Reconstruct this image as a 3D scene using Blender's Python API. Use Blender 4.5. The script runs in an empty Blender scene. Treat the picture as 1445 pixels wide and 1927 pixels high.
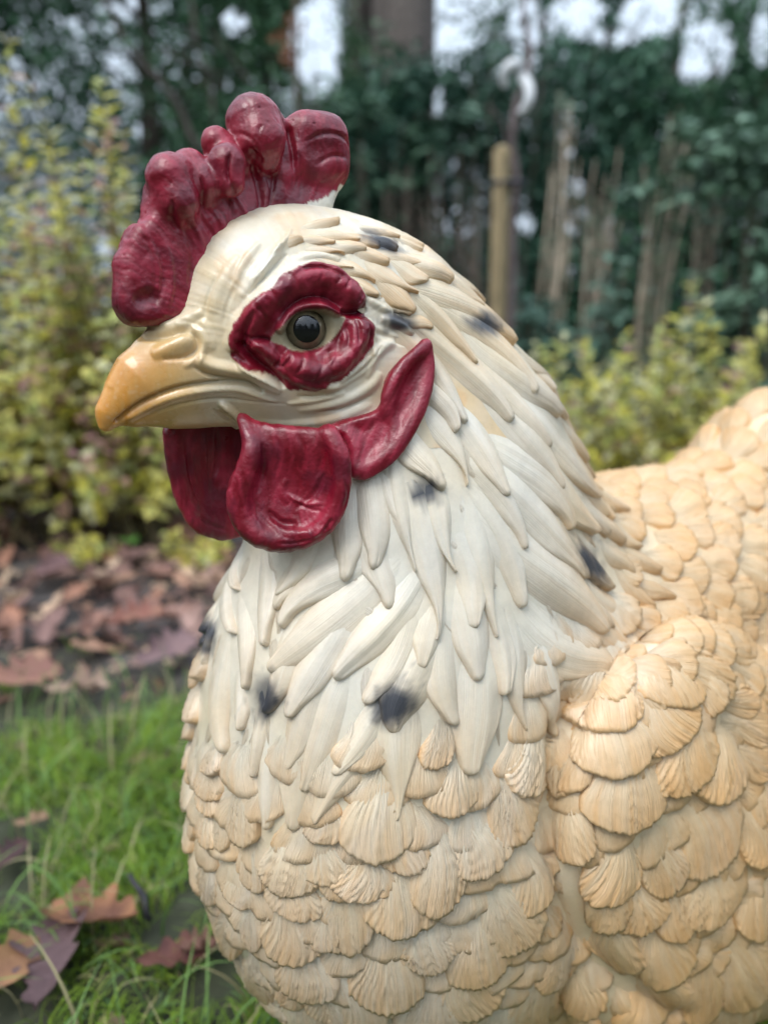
import bpy, math, random
import numpy as np
random.seed(7)
rng = np.random.default_rng(7)
R = math.radians

# ------------------------------------------------------------------ camera, sky, sun, exposure
sc = bpy.context.scene
CAM_H, PITCH, FPX = 0.58, R(13.9), 1391.0
cam_d = bpy.data.cameras.new('camera')
cam = bpy.data.objects.new('camera', cam_d)
sc.collection.objects.link(cam)
cam.location = (0, 0, CAM_H)
cam.rotation_euler = (R(90) - PITCH, 0, 0)
cam_d.sensor_fit = 'VERTICAL'; cam_d.sensor_height = 36.0; cam_d.sensor_width = 27.0
cam_d.lens = 36.0 * FPX / 1927.0
cam_d.clip_start = 0.02; cam_d.clip_end = 500
cam_d.dof.use_dof = True
cam_d.dof.focus_distance = 0.405
cam_d.dof.aperture_fstop = 3.4
sc.camera = cam

SUN_EL, SUN_AZ = R(56), R(215)          # azimuth measured from +Y clockwise: behind the camera, a little left
w = bpy.data.worlds.new('World'); sc.world = w; w.use_nodes = True
nt = w.node_tree; nt.nodes.clear()
sky = nt.nodes.new('ShaderNodeTexSky'); sky.sky_type = 'NISHITA'; sky.sun_disc = False
sky.sun_elevation = SUN_EL; sky.sun_rotation = SUN_AZ
sky.air_density = 1.0; sky.dust_density = 6.0; sky.ozone_density = 1.0
hs = nt.nodes.new('ShaderNodeHueSaturation'); hs.inputs['Saturation'].default_value = 0.32
mx = nt.nodes.new('ShaderNodeMixRGB'); mx.blend_type = 'MIX'; mx.inputs[0].default_value = 0.6
mx.inputs[2].default_value = (11.6, 13.8, 16.4, 1)     # even cloud cover
bg = nt.nodes.new('ShaderNodeBackground'); bg.inputs[1].default_value = 0.135
wo = nt.nodes.new('ShaderNodeOutputWorld')
nt.links.new(sky.outputs[0], hs.inputs['Color']); nt.links.new(hs.outputs[0], mx.inputs[1])
# overcast skies are about three times as bright overhead as at the horizon
tcw = nt.nodes.new('ShaderNodeTexCoord'); spz = nt.nodes.new('ShaderNodeSeparateXYZ'); mrz = nt.nodes.new('ShaderNodeMapRange')
mrz.inputs[1].default_value = 0.0; mrz.inputs[2].default_value = 1.0; mrz.inputs[3].default_value = 0.42; mrz.inputs[4].default_value = 1.22
vsc = nt.nodes.new('ShaderNodeVectorMath'); vsc.operation = 'SCALE'
nt.links.new(tcw.outputs['Generated'], spz.inputs[0]); nt.links.new(spz.outputs['Z'], mrz.inputs[0])
nt.links.new(mx.outputs[0], vsc.inputs[0]); nt.links.new(mrz.outputs[0], vsc.inputs['Scale'])
nt.links.new(vsc.outputs[0], bg.inputs[0]); nt.links.new(bg.outputs[0], wo.inputs[0])
sl = bpy.data.lights.new('sun', 'SUN'); sl.energy = 1.2; sl.angle = R(28); sl.color = (1, 0.97, 0.93)
so = bpy.data.objects.new('sun', sl); sc.collection.objects.link(so)
so.rotation_euler = (R(90) - SUN_EL, 0, R(180) - SUN_AZ)
sc.view_settings.view_transform = 'Standard'; sc.view_settings.look = 'None'
sc.view_settings.gamma = 1; sc.view_settings.exposure = 0.34
sc.view_settings.use_curve_mapping = False
sc.cycles.max_bounces = 6; sc.cycles.transparent_max_bounces = 8
sc.cycles.use_denoising = True

# ------------------------------------------------------------------ places from picture points
C0 = np.array([0, 0, CAM_H]); FW = np.array([0, math.cos(PITCH), -math.sin(PITCH)])
RT = np.array([1., 0, 0]); UP = np.array([0, math.sin(PITCH), math.cos(PITCH)])
def ray(x, y):
    x = np.asarray(x, float)[..., None]; y = np.asarray(y, float)[..., None]
    return FW + RT * (x - 722.5) / FPX + UP * (963.5 - y) / FPX
def at(x, y, d): return C0 + ray(x, y) * d
def proj(P):
    q = P - C0; t = q @ FW
    return 722.5 + FPX * (q @ RT) / t, 963.5 - FPX * (q @ UP) / t
def on_ground(x, y, z=0.0):
    d = ray(x, y); return C0 + d * ((z - CAM_H) / d[..., 2:3])
# hen frame: a forward, l towards the viewer's side, z up
PSI = R(32)
HO = np.array([-.0648, .44, .10]); HF = np.array([-math.cos(PSI), -math.sin(PSI), 0.]); HN = np.array([math.sin(PSI), -math.cos(PSI), 0.])
HB = np.stack([HF, HN, np.array([0, 0, 1.])])            # rows
def to_hen(P): return (P - HO) @ HB.T
def to_world(Q): return Q @ HB + HO
def HP(x, y, l=0.0):
    d = ray(x, y); t = (l - (C0 - HO) @ HN) / (d @ HN)
    return to_hen(C0 + d * t[..., None])

# ------------------------------------------------------------------ noise
def _hash(i, j, k, s):
    h = (i * 374761393 + j * 668265263 + k * 2147483647 + s * 974711) & 0xffffffff
    h = ((h ^ (h >> 13)) * 1274126177) & 0xffffffff
    return ((h ^ (h >> 16)) & 0xffff) / 65535.0
def vnoise(P, freq=1.0, seed=0):
    p = P * freq + 1000.0; i = np.floor(p).astype(np.int64); f = p - i; f = f * f * (3 - 2 * f)
    r = 0
    for a in (0, 1):
        for b in (0, 1):
            for c in (0, 1):
                wt = (f[:, 0] if a else 1 - f[:, 0]) * (f[:, 1] if b else 1 - f[:, 1]) * (f[:, 2] if c else 1 - f[:, 2])
                r = r + wt * _hash(i[:, 0] + a, i[:, 1] + b, i[:, 2] + c, seed)
    return r * 2 - 1
def fbm(P, freq, seed=0, oct=3):
    return sum(vnoise(P, freq * 2 ** o, seed + o) * 0.5 ** o for o in range(oct))
def sstep(a, b, x):
    t = np.clip((x - a) / (b - a), 0, 1); return t * t * (3 - 2 * t)

# ------------------------------------------------------------------ signed distance tools (hen frame)
def smin(a, b, k):
    h = np.clip(0.5 + 0.5 * (b - a) / k, 0, 1)
    return b * (1 - h) + a * h - k * h * (1 - h)
def ell(Q, c, r, tilt=0.0, yaw=0.0):
    p = Q - np.array(c)
    if yaw:
        cs, sn = math.cos(yaw), math.sin(yaw)
        p = np.stack([p[:, 0] * cs + p[:, 1] * sn, -p[:, 0] * sn + p[:, 1] * cs, p[:, 2]], 1)
    if tilt:
        cs, sn = math.cos(tilt), math.sin(tilt)
        p = np.stack([p[:, 0] * cs + p[:, 2] * sn, p[:, 1], -p[:, 0] * sn + p[:, 2] * cs], 1)
    r = np.array(r)
    k0 = np.sqrt(((p / r) ** 2).sum(1)); k1 = np.sqrt(((p / r ** 2) ** 2).sum(1)) + 1e-9
    return k0 * (k0 - 1) / k1
def chain(Q, pts, ls=1.0, k=0.0):
    """round cones through (a, l, z, r); the lateral axis is scaled by ls about each axis point"""
    out = None
    for A, B in zip(pts[:-1], pts[1:]):
        a = np.array(A[:3]); b = np.array(B[:3]); ab = b - a
        p = Q - a
        t = np.clip((p @ ab) / (ab @ ab), 0, 1)
        v = p - t[:, None] * ab
        if ls != 1.0: v = v * np.array([1, 1 / ls, 1])
        d = (np.sqrt((v ** 2).sum(1)) - (A[3] + (B[3] - A[3]) * t))
        if ls != 1.0: d = d * min(1, ls)
        out = d if out is None else (np.minimum(out, d) if k == 0 else smin(out, d, k))
    return out
def poly2(X, Y, poly):
    """signed distance to a closed polygon"""
    d = np.full(X.shape, 1e9); s = np.ones(X.shape)
    n = len(poly)
    for i in range(n):
        ax, ay = poly[i]; bx, by = poly[i - 1]
        ex, ey = bx - ax, by - ay; wx, wy = X - ax, Y - ay
        t = np.clip((wx * ex + wy * ey) / (ex * ex + ey * ey + 1e-18), 0, 1)
        d = np.minimum(d, (wx - ex * t) ** 2 + (wy - ey * t) ** 2)
        c1 = Y >= ay; c2 = Y < by; c3 = ex * wy > ey * wx
        s = np.where((c1 & c2 & c3) | (~c1 & ~c2 & ~c3), -s, s)
    return s * np.sqrt(d)
def smooth_poly(pts, n=2):
    p = np.array(pts, float)
    for _ in range(n):
        q = np.roll(p, -1, 0)
        p = np.stack([p * .75 + q * .25, p * .25 + q * .75], 1).reshape(-1, 2)
    return p
def smooth_line(pts, n=2):
    p = np.array(pts, float)
    for _ in range(n):
        q = np.stack([p[:-1] * .75 + p[1:] * .25, p[:-1] * .25 + p[1:] * .75], 1).reshape(-1, p.shape[1])
        p = np.concatenate([p[:1], q, p[-1:]])
    return p

def mesh_sdf(fn, lo, hi, h, newton=1):
    """naive surface nets of fn(points in hen frame) -> verts, quads (hen frame)"""
    lo = np.array(lo, float); hi = np.array(hi, float)
    n = (np.ceil((hi - lo) / h / 4).astype(int) * 4) + 1
    cn = (n - 1) // 4
    cx = [lo[i] + (np.arange(cn[i]) * 4 + 2) * h for i in range(3)]
    G = np.stack(np.meshgrid(*cx, indexing='ij'), -1).reshape(-1, 3)
    cd = fn(G)
    V = np.where(cd < 0, -1., 1.).astype(np.float32).reshape(cn)
    V = np.repeat(np.repeat(np.repeat(V, 4, 0), 4, 1), 4, 2)
    V = np.pad(V, ((0, 1), (0, 1), (0, 1)), mode='edge')
    near = np.argwhere((np.abs(cd) < 4 * h * 1.7).reshape(cn))
    off = np.stack(np.meshgrid(range(5), range(5), range(5), indexing='ij'), -1).reshape(-1, 3)
    for s in range(0, len(near), 4000):
        idx = (near[s:s + 4000, None, :] * 4 + off[None]).reshape(-1, 3)
        V[idx[:, 0], idx[:, 1], idx[:, 2]] = fn(lo + idx * h)
    ins = V < 0
    c = [slice(0, -1), slice(1, None)]
    cnt = sum(ins[c[a], c[b], c[d]].astype(np.int8) for a in (0, 1) for b in (0, 1) for d in (0, 1))
    act = (cnt > 0) & (cnt < 8)
    ai = np.argwhere(act)
    vid = -np.ones(act.shape, np.int64); vid[act] = np.arange(len(ai))
    corners = [(a, b, d) for a in (0, 1) for b in (0, 1) for d in (0, 1)]
    val = {k: V[ai[:, 0] + k[0], ai[:, 1] + k[1], ai[:, 2] + k[2]] for k in corners}
    P = np.zeros((len(ai), 3)); cntv = np.zeros(len(ai))
    for k in corners:
        for ax in range(3):
            if k[ax] == 0:
                k2 = tuple(1 if i == ax else k[i] for i in range(3))
                v1, v2 = val[k], val[k2]; m = (v1 < 0) != (v2 < 0)
                t = np.where(m, v1 / np.where(m, v1 - v2, 1), 0)
                e = np.array(k, float)[None].repeat(len(ai), 0); e[:, ax] = t
                P[m] += e[m]; cntv[m] += 1
    P = lo + (ai + P / cntv[:, None]) * h
    quads = []
    for ax in range(3):
        sa = [slice(None)] * 3; sb = [slice(None)] * 3; sa[ax] = slice(0, -1); sb[ax] = slice(1, None)
        A, B = ins[tuple(sa)], ins[tuple(sb)]
        e = np.argwhere(A != B); u, v = [(1, 2), (2, 0), (0, 1)][ax]
        ok = (e[:, u] > 0) & (e[:, v] > 0) & (e[:, u] < n[u] - 1) & (e[:, v] < n[v] - 1)
        e = e[ok]; flip = ~A[e[:, 0], e[:, 1], e[:, 2]]
        def cell(du, dv):
            q = e.copy(); q[:, u] -= du; q[:, v] -= dv
            return vid[q[:, 0], q[:, 1], q[:, 2]]
        q = np.stack([cell(1, 1), cell(0, 1), cell(0, 0), cell(1, 0)], 1)
        q[flip] = q[flip][:, ::-1]
        quads.append(q)
    quads = np.concatenate(quads); quads = quads[(quads >= 0).all(1)]
    for _ in range(newton):
        P = P - fn(P)[:, None] * grad(fn, P)
    return P, quads
def grad(fn, P, e=4e-4):
    g = np.stack([fn(P + np.array(v) * e) - fn(P - np.array(v) * e) for v in ((1, 0, 0), (0, 1, 0), (0, 0, 1))], 1)
    return g / (np.sqrt((g ** 2).sum(1))[:, None] + 1e-12)
def hit(fn, x, y, far=1.6):
    """first surface point met by the picture ray, hen frame"""
    x = np.atleast_1d(np.asarray(x, float)); y = np.atleast_1d(np.asarray(y, float))
    d = ray(x, y); L = np.sqrt((d ** 2).sum(1)); t = np.full(len(x), 0.25); best = np.full(len(x), 9.); bt = t.copy()
    for _ in range(90):
        s = fn(to_hen(C0 + d * t[:, None]))
        m = s < best; best = np.where(m, s, best); bt = np.where(m, t, bt)
        t = np.minimum(t + np.maximum(s, -.01) / L * .8, far)
    return to_hen(C0 + d * bt[:, None]), best
def snap(fn, Q, it=3):
    for _ in range(it):
        Q = Q - fn(Q)[:, None] * grad(fn, Q)
    return Q

# ------------------------------------------------------------------ mesh building
COL = sc.collection
def mesh_obj(name, V, Fc, mat=None, parent=None, smooth=True, world=False, attrs=None, normals=None):
    """V in hen frame unless world; Fc an (n,k) array or list of lists"""
    V = np.asarray(V, float)
    if not world: V = to_world(V)
    me = bpy.data.meshes.new(name)
    if isinstance(Fc, np.ndarray):
        k = Fc.shape[1]
        me.vertices.add(len(V)); me.vertices.foreach_set('co', V.astype(np.float32).ravel())
        me.loops.add(Fc.size); me.loops.foreach_set('vertex_index', Fc.astype(np.int32).ravel())
        me.polygons.add(len(Fc)); me.polygons.foreach_set('loop_start', np.arange(0, Fc.size, k, dtype=np.int32))
        me.update(calc_edges=True)
    else:
        me.from_pydata(V.tolist(), [], Fc); me.update()
    if smooth: me.polygons.foreach_set('use_smooth', np.ones(len(me.polygons), bool))
    for an, av in (attrs or {}).items():
        av = np.asarray(av, np.float32)
        if av.ndim == 2:
            at_ = me.attributes.new(an, 'FLOAT_COLOR', 'POINT')
            if av.shape[1] == 3: av = np.concatenate([av, np.ones((len(av), 1), np.float32)], 1)
            at_.data.foreach_set('color', av.ravel())
        else:
            at_ = me.attributes.new(an, 'FLOAT', 'POINT'); at_.data.foreach_set('value', av)
    if mat: me.materials.append(mat)
    if normals is not None:
        me.normals_split_custom_set_from_vertices(np.asarray(normals).tolist())
    o = bpy.data.objects.new(name, me); COL.objects.link(o)
    if parent is not None: o.parent = parent
    return o
def tag(o, label=None, cat=None, group=None, kind=None):
    for k, v in (('label', label), ('category', cat), ('group', group), ('kind', kind)):
        if v: o[k] = v
    return o
def empty(name, loc=(0, 0, 0), **kw):
    o = bpy.data.objects.new(name, None); o.empty_display_size = .05; o.location = loc; COL.objects.link(o)
    return tag(o, **kw)
def mat(name, col=(.8, .8, .8), rough=.5, **kw):
    m = bpy.data.materials.new(name); m.use_nodes = True
    b = m.node_tree.nodes['Principled BSDF']
    b.inputs['Base Color'].default_value = (*col, 1); b.inputs['Roughness'].default_value = rough
    for k, v in kw.items(): b.inputs[k.replace('_', ' ')].default_value = v
    return m
# ------------------------------------------------------------------ the hen: base form
def sdf_torso(Q):
    d = ell(Q, (-.154, 0, .142), (.208, .134, .215), tilt=R(-4))
    d = smin(d, ell(Q, (-.47, 0, .02), (.37, .150, .205)), .05)
    d = smin(d, ell(Q, (-.053, 0, .195), (.10, .100, .15)), .05)              # breast
    d = smin(d, ell(Q, (-.33, 0, .225), (.18, .118, .13), tilt=R(-8)), .06)   # saddle
    d = smin(d, ell(Q, (-.58, 0, .04), (.24, .148, .20)), .05)
    d = smin(d, ell(Q, (-.535, 0, .322), (.10, .07, .095), tilt=R(-45)), .08)   # tail base
    return d
def sdf_neck(Q):
    return chain(Q, [(-.04, 0, .485, .052), (-.077, 0, .45, .070), (-.102, 0, .40, .096), (-.113, 0, .33, .128), (-.108, 0, .28, .137)], ls=.74, k=.02)
def sdf_wing(Q):
    q = Q.copy(); q[:, 1] = np.abs(q[:, 1])
    return smin(ell(q, (-.236, .118, .165), (.118, .040, .118), tilt=R(-4), yaw=R(4)), ell(q, (-.44, .116, .075), (.295, .066, .180), tilt=R(-2)), .03)
def sdf_head(Q):
    d = ell(Q, (-.012, 0, .490), (.066, .046, .058))
    d = smin(d, ell(Q, (-.062, 0, .487), (.060, .050, .052)), .02)
    d = smin(d, ell(Q, (-.025, 0, .455), (.055, .042, .030)), .02)
    q = Q.copy(); q[:, 1] = np.abs(q[:, 1])
    up = chain(Q, [(.015, 0, .463, .030), (.056, 0, .4565, .0265), (.0765, 0, .4500, .0150), (.0860, 0, .4435, .0082), (.0940, 0, .4365, .0044), (.0965, 0, .4305, .0020)], ls=.80, k=.008)
    lo = chain(Q, [(.010, 0, .446, .020), (.060, 0, .4385, .0105), (.080, 0, .4350, .0048)], ls=.95)
    mid = chain(Q, [(.010, 0, .452, .018), (.060, 0, .447, .0125), (.080, 0, .440, .0060)], ls=.80)
    up = np.minimum(up, mid)
    d = smin(d, up, .018); d = smin(d, lo, .008)
    return d
def sdf_solid(Q):
    d = smin(sdf_torso(Q), sdf_neck(Q), .04)
    return smin(d, sdf_wing(Q), .006)
# the fold between breast and wing, cut along both flanks
_fl = smooth_line([(1070, 1330), (1046, 1400), (1038, 1480), (1044, 1600), (1066, 1700), (1110, 1780), (1180, 1850), (1270, 1910)], 1)
_fh, _ = hit(sdf_solid, _fl[:, 0], _fl[:, 1])
FOLD = [(*q, .0095) for k, q in enumerate(_fh)]
def sdf_all(Q):
    d = sdf_solid(Q); q = Q.copy(); q[:, 1] = np.abs(q[:, 1])
    m = (q[:, 1] > .06) & (q[:, 2] < .34) & (d < .05)
    if m.any():
        g = chain(q[m], FOLD); d = d.copy(); d[m] = -smin(-d[m], g, .012)
    return smin(d, sdf_head(Q), .02)
# ------------------------------------------------------------------ paint
CREAM = np.array([.69, .565, .375]); WHITE = np.array([.71, .665, .565]); TAN = np.array([.66, .37, .145]); GREYW_ = np.array([.60, .60, .57])
RED = np.array([.175, .003, .013]); REDL = np.array([.37, .026, .055]); REDD = np.array([.085, .006, .018])
YEL = np.array([.62, .27, .045]); OCH = np.array([.50, .34, .13]); INK = np.array([.030, .035, .048])
def lerp(a, b, t): return a + (b - a) * np.asarray(t)[..., None]
def paint_mat(name, rough, coat, sss, bump, scale, spec=.5, fibre=0.0):
    m = mat(name, rough=rough); T = m.node_tree; b = T.nodes['Principled BSDF']
    a = T.nodes.new('ShaderNodeAttribute'); a.attribute_name = 'col'
    tc = T.nodes.new('ShaderNodeTexCoord')
    ng = T.nodes.new('ShaderNodeTexNoise'); ng.inputs['Scale'].default_value = 34; ng.inputs['Detail'].default_value = 8; ng.inputs['Roughness'].default_value = .75
    T.links.new(tc.outputs['Object'], ng.inputs['Vector'])
    mg = T.nodes.new('ShaderNodeMapRange'); mg.inputs[1].default_value = .3; mg.inputs[2].default_value = .7; mg.inputs[3].default_value = .84; mg.inputs[4].default_value = 1.10
    vg = T.nodes.new('ShaderNodeVectorMath'); vg.operation = 'SCALE'
    T.links.new(ng.outputs['Fac'], mg.inputs[0]); T.links.new(a.outputs['Color'], vg.inputs[0]); T.links.new(mg.outputs[0], vg.inputs['Scale'])
    T.links.new(vg.outputs[0], b.inputs['Base Color'])
    b.inputs['Coat Weight'].default_value = coat; b.inputs['Coat Roughness'].default_value = .22
    b.inputs['Specular IOR Level'].default_value = spec
    b.inputs['Subsurface Weight'].default_value = sss; b.inputs['Subsurface Radius'].default_value = (1, .6, .35)
    b.inputs['Subsurface Scale'].default_value = .004
    tc = T.nodes.new('ShaderNodeTexCoord')
    n = T.nodes.new('ShaderNodeTexNoise'); n.inputs['Scale'].default_value = scale; n.inputs['Detail'].default_value = 5
    T.links.new(tc.outputs['Object'], n.inputs['Vector'])
    bp = T.nodes.new('ShaderNodeBump'); bp.inputs['Strength'].default_value = bump; bp.inputs['Distance'].default_value = .0008
    T.links.new(n.outputs['Fac'], bp.inputs['Height']); last = bp
    if fibre:
        uu = T.nodes.new('ShaderNodeAttribute'); uu.attribute_name = 'fu'
        vv = T.nodes.new('ShaderNodeAttribute'); vv.attribute_name = 'fv'
        cb = T.nodes.new('ShaderNodeCombineXYZ')
        T.links.new(uu.outputs['Fac'], cb.inputs[0]); T.links.new(vv.outputs['Fac'], cb.inputs[1])
        n2 = T.nodes.new('ShaderNodeTexNoise'); n2.inputs['Scale'].default_value = 1.0; n2.inputs['Detail'].default_value = 3
        T.links.new(cb.outputs[0], n2.inputs['Vector'])
        b2 = T.nodes.new('ShaderNodeBump'); b2.inputs['Strength'].default_value = fibre; b2.inputs['Distance'].default_value = .0012
        T.links.new(n2.outputs['Fac'], b2.inputs['Height']); T.links.new(bp.outputs[0], b2.inputs['Normal']); last = b2
    T.links.new(last.outputs[0], b.inputs['Normal'])
    n3 = T.nodes.new('ShaderNodeTexNoise'); n3.inputs['Scale'].default_value = 60; n3.inputs['Detail'].default_value = 4
    T.links.new(tc.outputs['Object'], n3.inputs['Vector'])
    mr = T.nodes.new('ShaderNodeMapRange'); mr.inputs[1].default_value = .3; mr.inputs[2].default_value = .7
    mr.inputs[3].default_value = rough - .12; mr.inputs[4].default_value = rough + .14
    T.links.new(n3.outputs['Fac'], mr.inputs[0]); T.links.new(mr.outputs[0], b.inputs['Roughness'])
    return m
M_RESIN = paint_mat('painted_resin', .40, .26, .12, .10, 500)
M_FEATH = paint_mat('painted_resin_feather', .40, .24, .06, .12, 500, fibre=.95)
M_HACK = paint_mat('painted_resin_hackle', .40, .24, .10, .08, 500, fibre=.40)
M_RED = paint_mat('red_enamel', .38, .16, .03, .55, 420)
M_BEAK = paint_mat('beak_glaze', .30, .45, .18, .12, 380)

SPOTS = [(800, 928, 23, 22, 0), (740, 1322, 32, 34, 0), (503, 1312, 22, 34, 0), (388, 1192, 20, 30, 0), (905, 615, 22, 15, .3),
         (1103, 1055, 16, 34, -.5), (716, 458, 30, 12, .45), (748, 607, 22, 15, .3), (985, 1290, 0, 0, 0)]
_sp, _ = hit(sdf_all, [s[0] for s in SPOTS], [s[1] for s in SPOTS])
def spot_mask(Q):
    m = np.zeros(len(Q)); W = to_world(Q); x, y = proj(W)
    for c, (sx, sy, rx, ry, an) in zip(_sp, SPOTS):
        if rx == 0: continue
        near = ((Q - c) ** 2).sum(1) < (.022) ** 2 * 2
        dx, dy = x - sx, y - sy
        u = (dx * math.cos(an) + dy * math.sin(an)) / rx / 1.2; v = (-dx * math.sin(an) + dy * math.cos(an)) / ry / 1.2
        nz = 1 + .35 * vnoise(Q, 180, 5) + .2 * vnoise(Q * np.array([1, 1, .3]), 600, 6)
        m = np.maximum(m, near * (1 - sstep(.45, 1.55, np.sqrt(u * u + v * v) * nz)))
    return m

# ------------------------------------------------------------------ stroke sculpting (both sides alike)
PXM = .000292
class Sculpt:
    def __init__(s, V, N, fn):
        s.V = V; s.N = N; s.fn = fn; s.d = np.zeros(len(V)); s.A = V.copy(); s.A[:, 1] = np.abs(s.A[:, 1])
    def line(s, pts, n=2):
        p = smooth_line(pts, n); L, _ = hit(s.fn, p[:, 0], p[:, 1]); L[:, 1] = np.abs(L[:, 1]); return L
    def dist(s, L, reach):
        lo = L.min(0) - reach; hi = L.max(0) + reach
        idx = np.where(((s.A > lo) & (s.A < hi)).all(1))[0]
        P = s.A[idx]; best = np.full(len(idx), 1e9); tt = np.zeros(len(idx)); sd = np.zeros(len(idx))
        n = len(L) - 1
        for i in range(n):
            ab = L[i + 1] - L[i]; v = P - L[i]; t = np.clip(v @ ab / (ab @ ab + 1e-15), 0, 1)
            r = v - t[:, None] * ab; d = np.sqrt((r ** 2).sum(1)); m = d < best
            best[m] = d[m]; tt[m] = (i + t[m]) / n
            c = ab[0] * v[:, 2] - ab[2] * v[:, 0]; sd[m] = np.sign(c)[m]
        return idx, best, tt, sd
    def stroke(s, pts, w, h, taper=(.35, .35), n=2, sharp=0, rag=0.0):
        L = s.line(pts, n) if not isinstance(pts, np.ndarray) else pts
        w *= PXM; h *= .001
        idx, d, t, sd = s.dist(L, w * 1.6)
        if len(idx) == 0: return
        if rag: d = d * (1 + rag * vnoise(s.A[idx], 160, 3))
        tp = np.clip(np.minimum(t / max(taper[0], 1e-3), (1 - t) / max(taper[1], 1e-3)), 0, 1); tp = np.sqrt(np.clip(tp, .0, 1)) * .75 + .25 * tp
        ww = w * (.45 + .55 * tp)
        if sharp: ww = np.where(sd * sharp > 0, ww * .33, ww)
        x = np.clip(d / ww, 0, 1)
        s.d[idx] += h * tp * (1 - x * x) ** 2 * (1.0)
    def result(s): return s.V + s.N * s.d[:, None]
def vert_normals(V, Fq):
    n = np.cross(V[Fq[:, 2]] - V[Fq[:, 0]], V[Fq[:, 3]] - V[Fq[:, 1]])
    N = np.zeros_like(V)
    for k in range(4): np.add.at(N, Fq[:, k], n)
    return N / (np.linalg.norm(N, axis=1)[:, None] + 1e-15)
def inpoly(x, y, poly, soft=0):
    return poly2(np.asarray(x, float), np.asarray(y, float), poly)

# ------------------------------------------------------------------ the statue
HEN = empty('hen_statue', to_world(np.array([[-.15, 0, -.10]]))[0],
            label='large cream painted resin hen statue with red comb and wattles, standing on the grass', cat='statue')
HEN_INV = HEN.matrix_world.inverted()
def hen_part(name, V, Fc, m, parent=None, **kw):
    """a part of the statue; vertices kept relative to the statue's base"""
    return mesh_obj(name, to_world(np.asarray(V)) - np.array(HEN.location), Fc, m, parent if parent is not None else HEN, world=True, **kw)

# torso and neck underneath the feathers
def sdf_body(Q):
    zone = sstep(.41, .43, Q[:, 2]) * sstep(-.135, -.12, Q[:, 0])
    return np.maximum(sdf_all(Q) + .0012 * zone, -(Q[:, 2] + .10))
V, Fq = mesh_sdf(sdf_body, (-.84, -.21, -.11), (.13, .21, .56), .0035, newton=0)
keep = ~((V[Fq, 2] > .421) & (V[Fq, 0] > -.118)).all(1)
Fq = Fq[keep]; use = np.unique(Fq); rm = -np.ones(len(V), int); rm[use] = np.arange(len(use)); V = V[use]; Fq = rm[Fq]
def body_col(Q, v=None):
    """cream on the neck and breast, tan on wing, back and tail"""
    warm = sstep(-.08, -.30, Q[:, 0] + .25 * (Q[:, 2] - .25) + .02 * vnoise(Q, 20, 4))
    c = lerp(WHITE, CREAM, np.clip(warm * .95 + .22 + .3 * fbm(Q, 25, 2) + .3 * sstep(.30, .24, Q[:, 2]), 0, 1))
    c = lerp(c, TAN, warm * .26 * (1 + .5 * vnoise(Q, 40, 8)))
    return lerp(c, CREAM * 1.04, .6 * sstep(.43, .47, Q[:, 2]))
c = body_col(V); c = lerp(c, INK, spot_mask(V) * .8)
hen_part('body', V, Fq, M_RESIN, attrs={'col': c})

# head
V, Fq = mesh_sdf(sdf_all, (-.135, -.085, .405), (.108, .085, .56), .00085)
N = grad(sdf_all, V)
S = Sculpt(V, N, sdf_all)
# nostril, cere, mouth
S.stroke([(286, 668), (312, 656), (352, 641), (366, 638)], 23, 3.2, (.6, .35), sharp=0)
S.stroke([(338, 624), (366, 630), (375, 648), (364, 666), (340, 675), (305, 676)], 7, -1.6)
S.stroke([(330, 612), (374, 618), (388, 648), (374, 676), (345, 690)], 11, 1.5)
S.stroke([(236, 622), (262, 634), (318, 632), (362, 616)], 13, -2.8, (.1, .4))
S.stroke([(262, 608), (310, 612), (352, 600), (382, 585)], 16, 1.8)
S.stroke([(372, 676), (398, 690), (440, 696), (470, 701), (500, 723), (528, 738)], 17, 3.2, (.1, .3))
S.stroke([(366, 690), (392, 706), (440, 712), (474, 718), (500, 740)], 7, -1.8)
S.stroke([(380, 600), (392, 630), (400, 660)], 14, 1.2)
S.stroke([(216, 797), (249, 768), (291, 745), (335, 729), (388, 720), (443, 718), (479, 726), (496, 739)], 7, -2.6, (.05, .15))
S.stroke([(240, 790), (291, 760), (345, 742), (400, 733), (450, 732), (485, 745), (520, 756)], 9, 1.5, (.2, .3))
S.stroke([(250, 796), (300, 772), (350, 757), (420, 748), (480, 757), (540, 760)], 6, -1.0)
S.stroke([(412, 757), (442, 777), (468, 806)], 12, 3.4, (.3, .1))
S.stroke([(400, 770), (430, 788), (452, 806)], 7, -1.5)
S.stroke([(205, 730), (222, 690), (246, 655)], 26, .6)
# eye ring: rolls and folds
S.stroke([(470, 632), (480, 598), (505, 562), (540, 536), (580, 522), (620, 526), (655, 548), (682, 574)], 33, 7.2, (.2, .16), rag=.2)
S.stroke([(540, 520), (566, 505), (603, 497), (641, 516), (672, 538)], 10, 2.6, rag=.2)
S.stroke([(560, 512), (600, 506), (634, 522)], 5, -1.5)
S.stroke([(437, 662), (441, 625), (462, 590), (500, 553)], 20, 3.8, (.2, .5), rag=.2)
S.stroke([(456, 655), (461, 622), (480, 585)], 8, -2.6)
S.stroke([(524, 626), (538, 600), (566, 580), (604, 576), (640, 591)], 14, 6.6, (.2, .3))
S.stroke([(524, 610), (538, 580), (572, 556), (610, 555), (640, 576)], 5, -2.4, (.2, .3))
S.stroke([(534, 668), (563, 692), (598, 702), (633, 690), (662, 662), (679, 628), (684, 598)], 34, 6.6, (.2, .15), rag=.25)
S.stroke([(472, 646), (498, 656), (522, 680)], 20, 4.2, rag=.3)
S.stroke([(450, 640), (458, 655), (481, 680), (512, 702), (536, 730)], 12, -4.5, (.3, .2))
S.stroke([(440, 672), (462, 694), (500, 712), (528, 730)], 9, 2.4)
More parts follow.
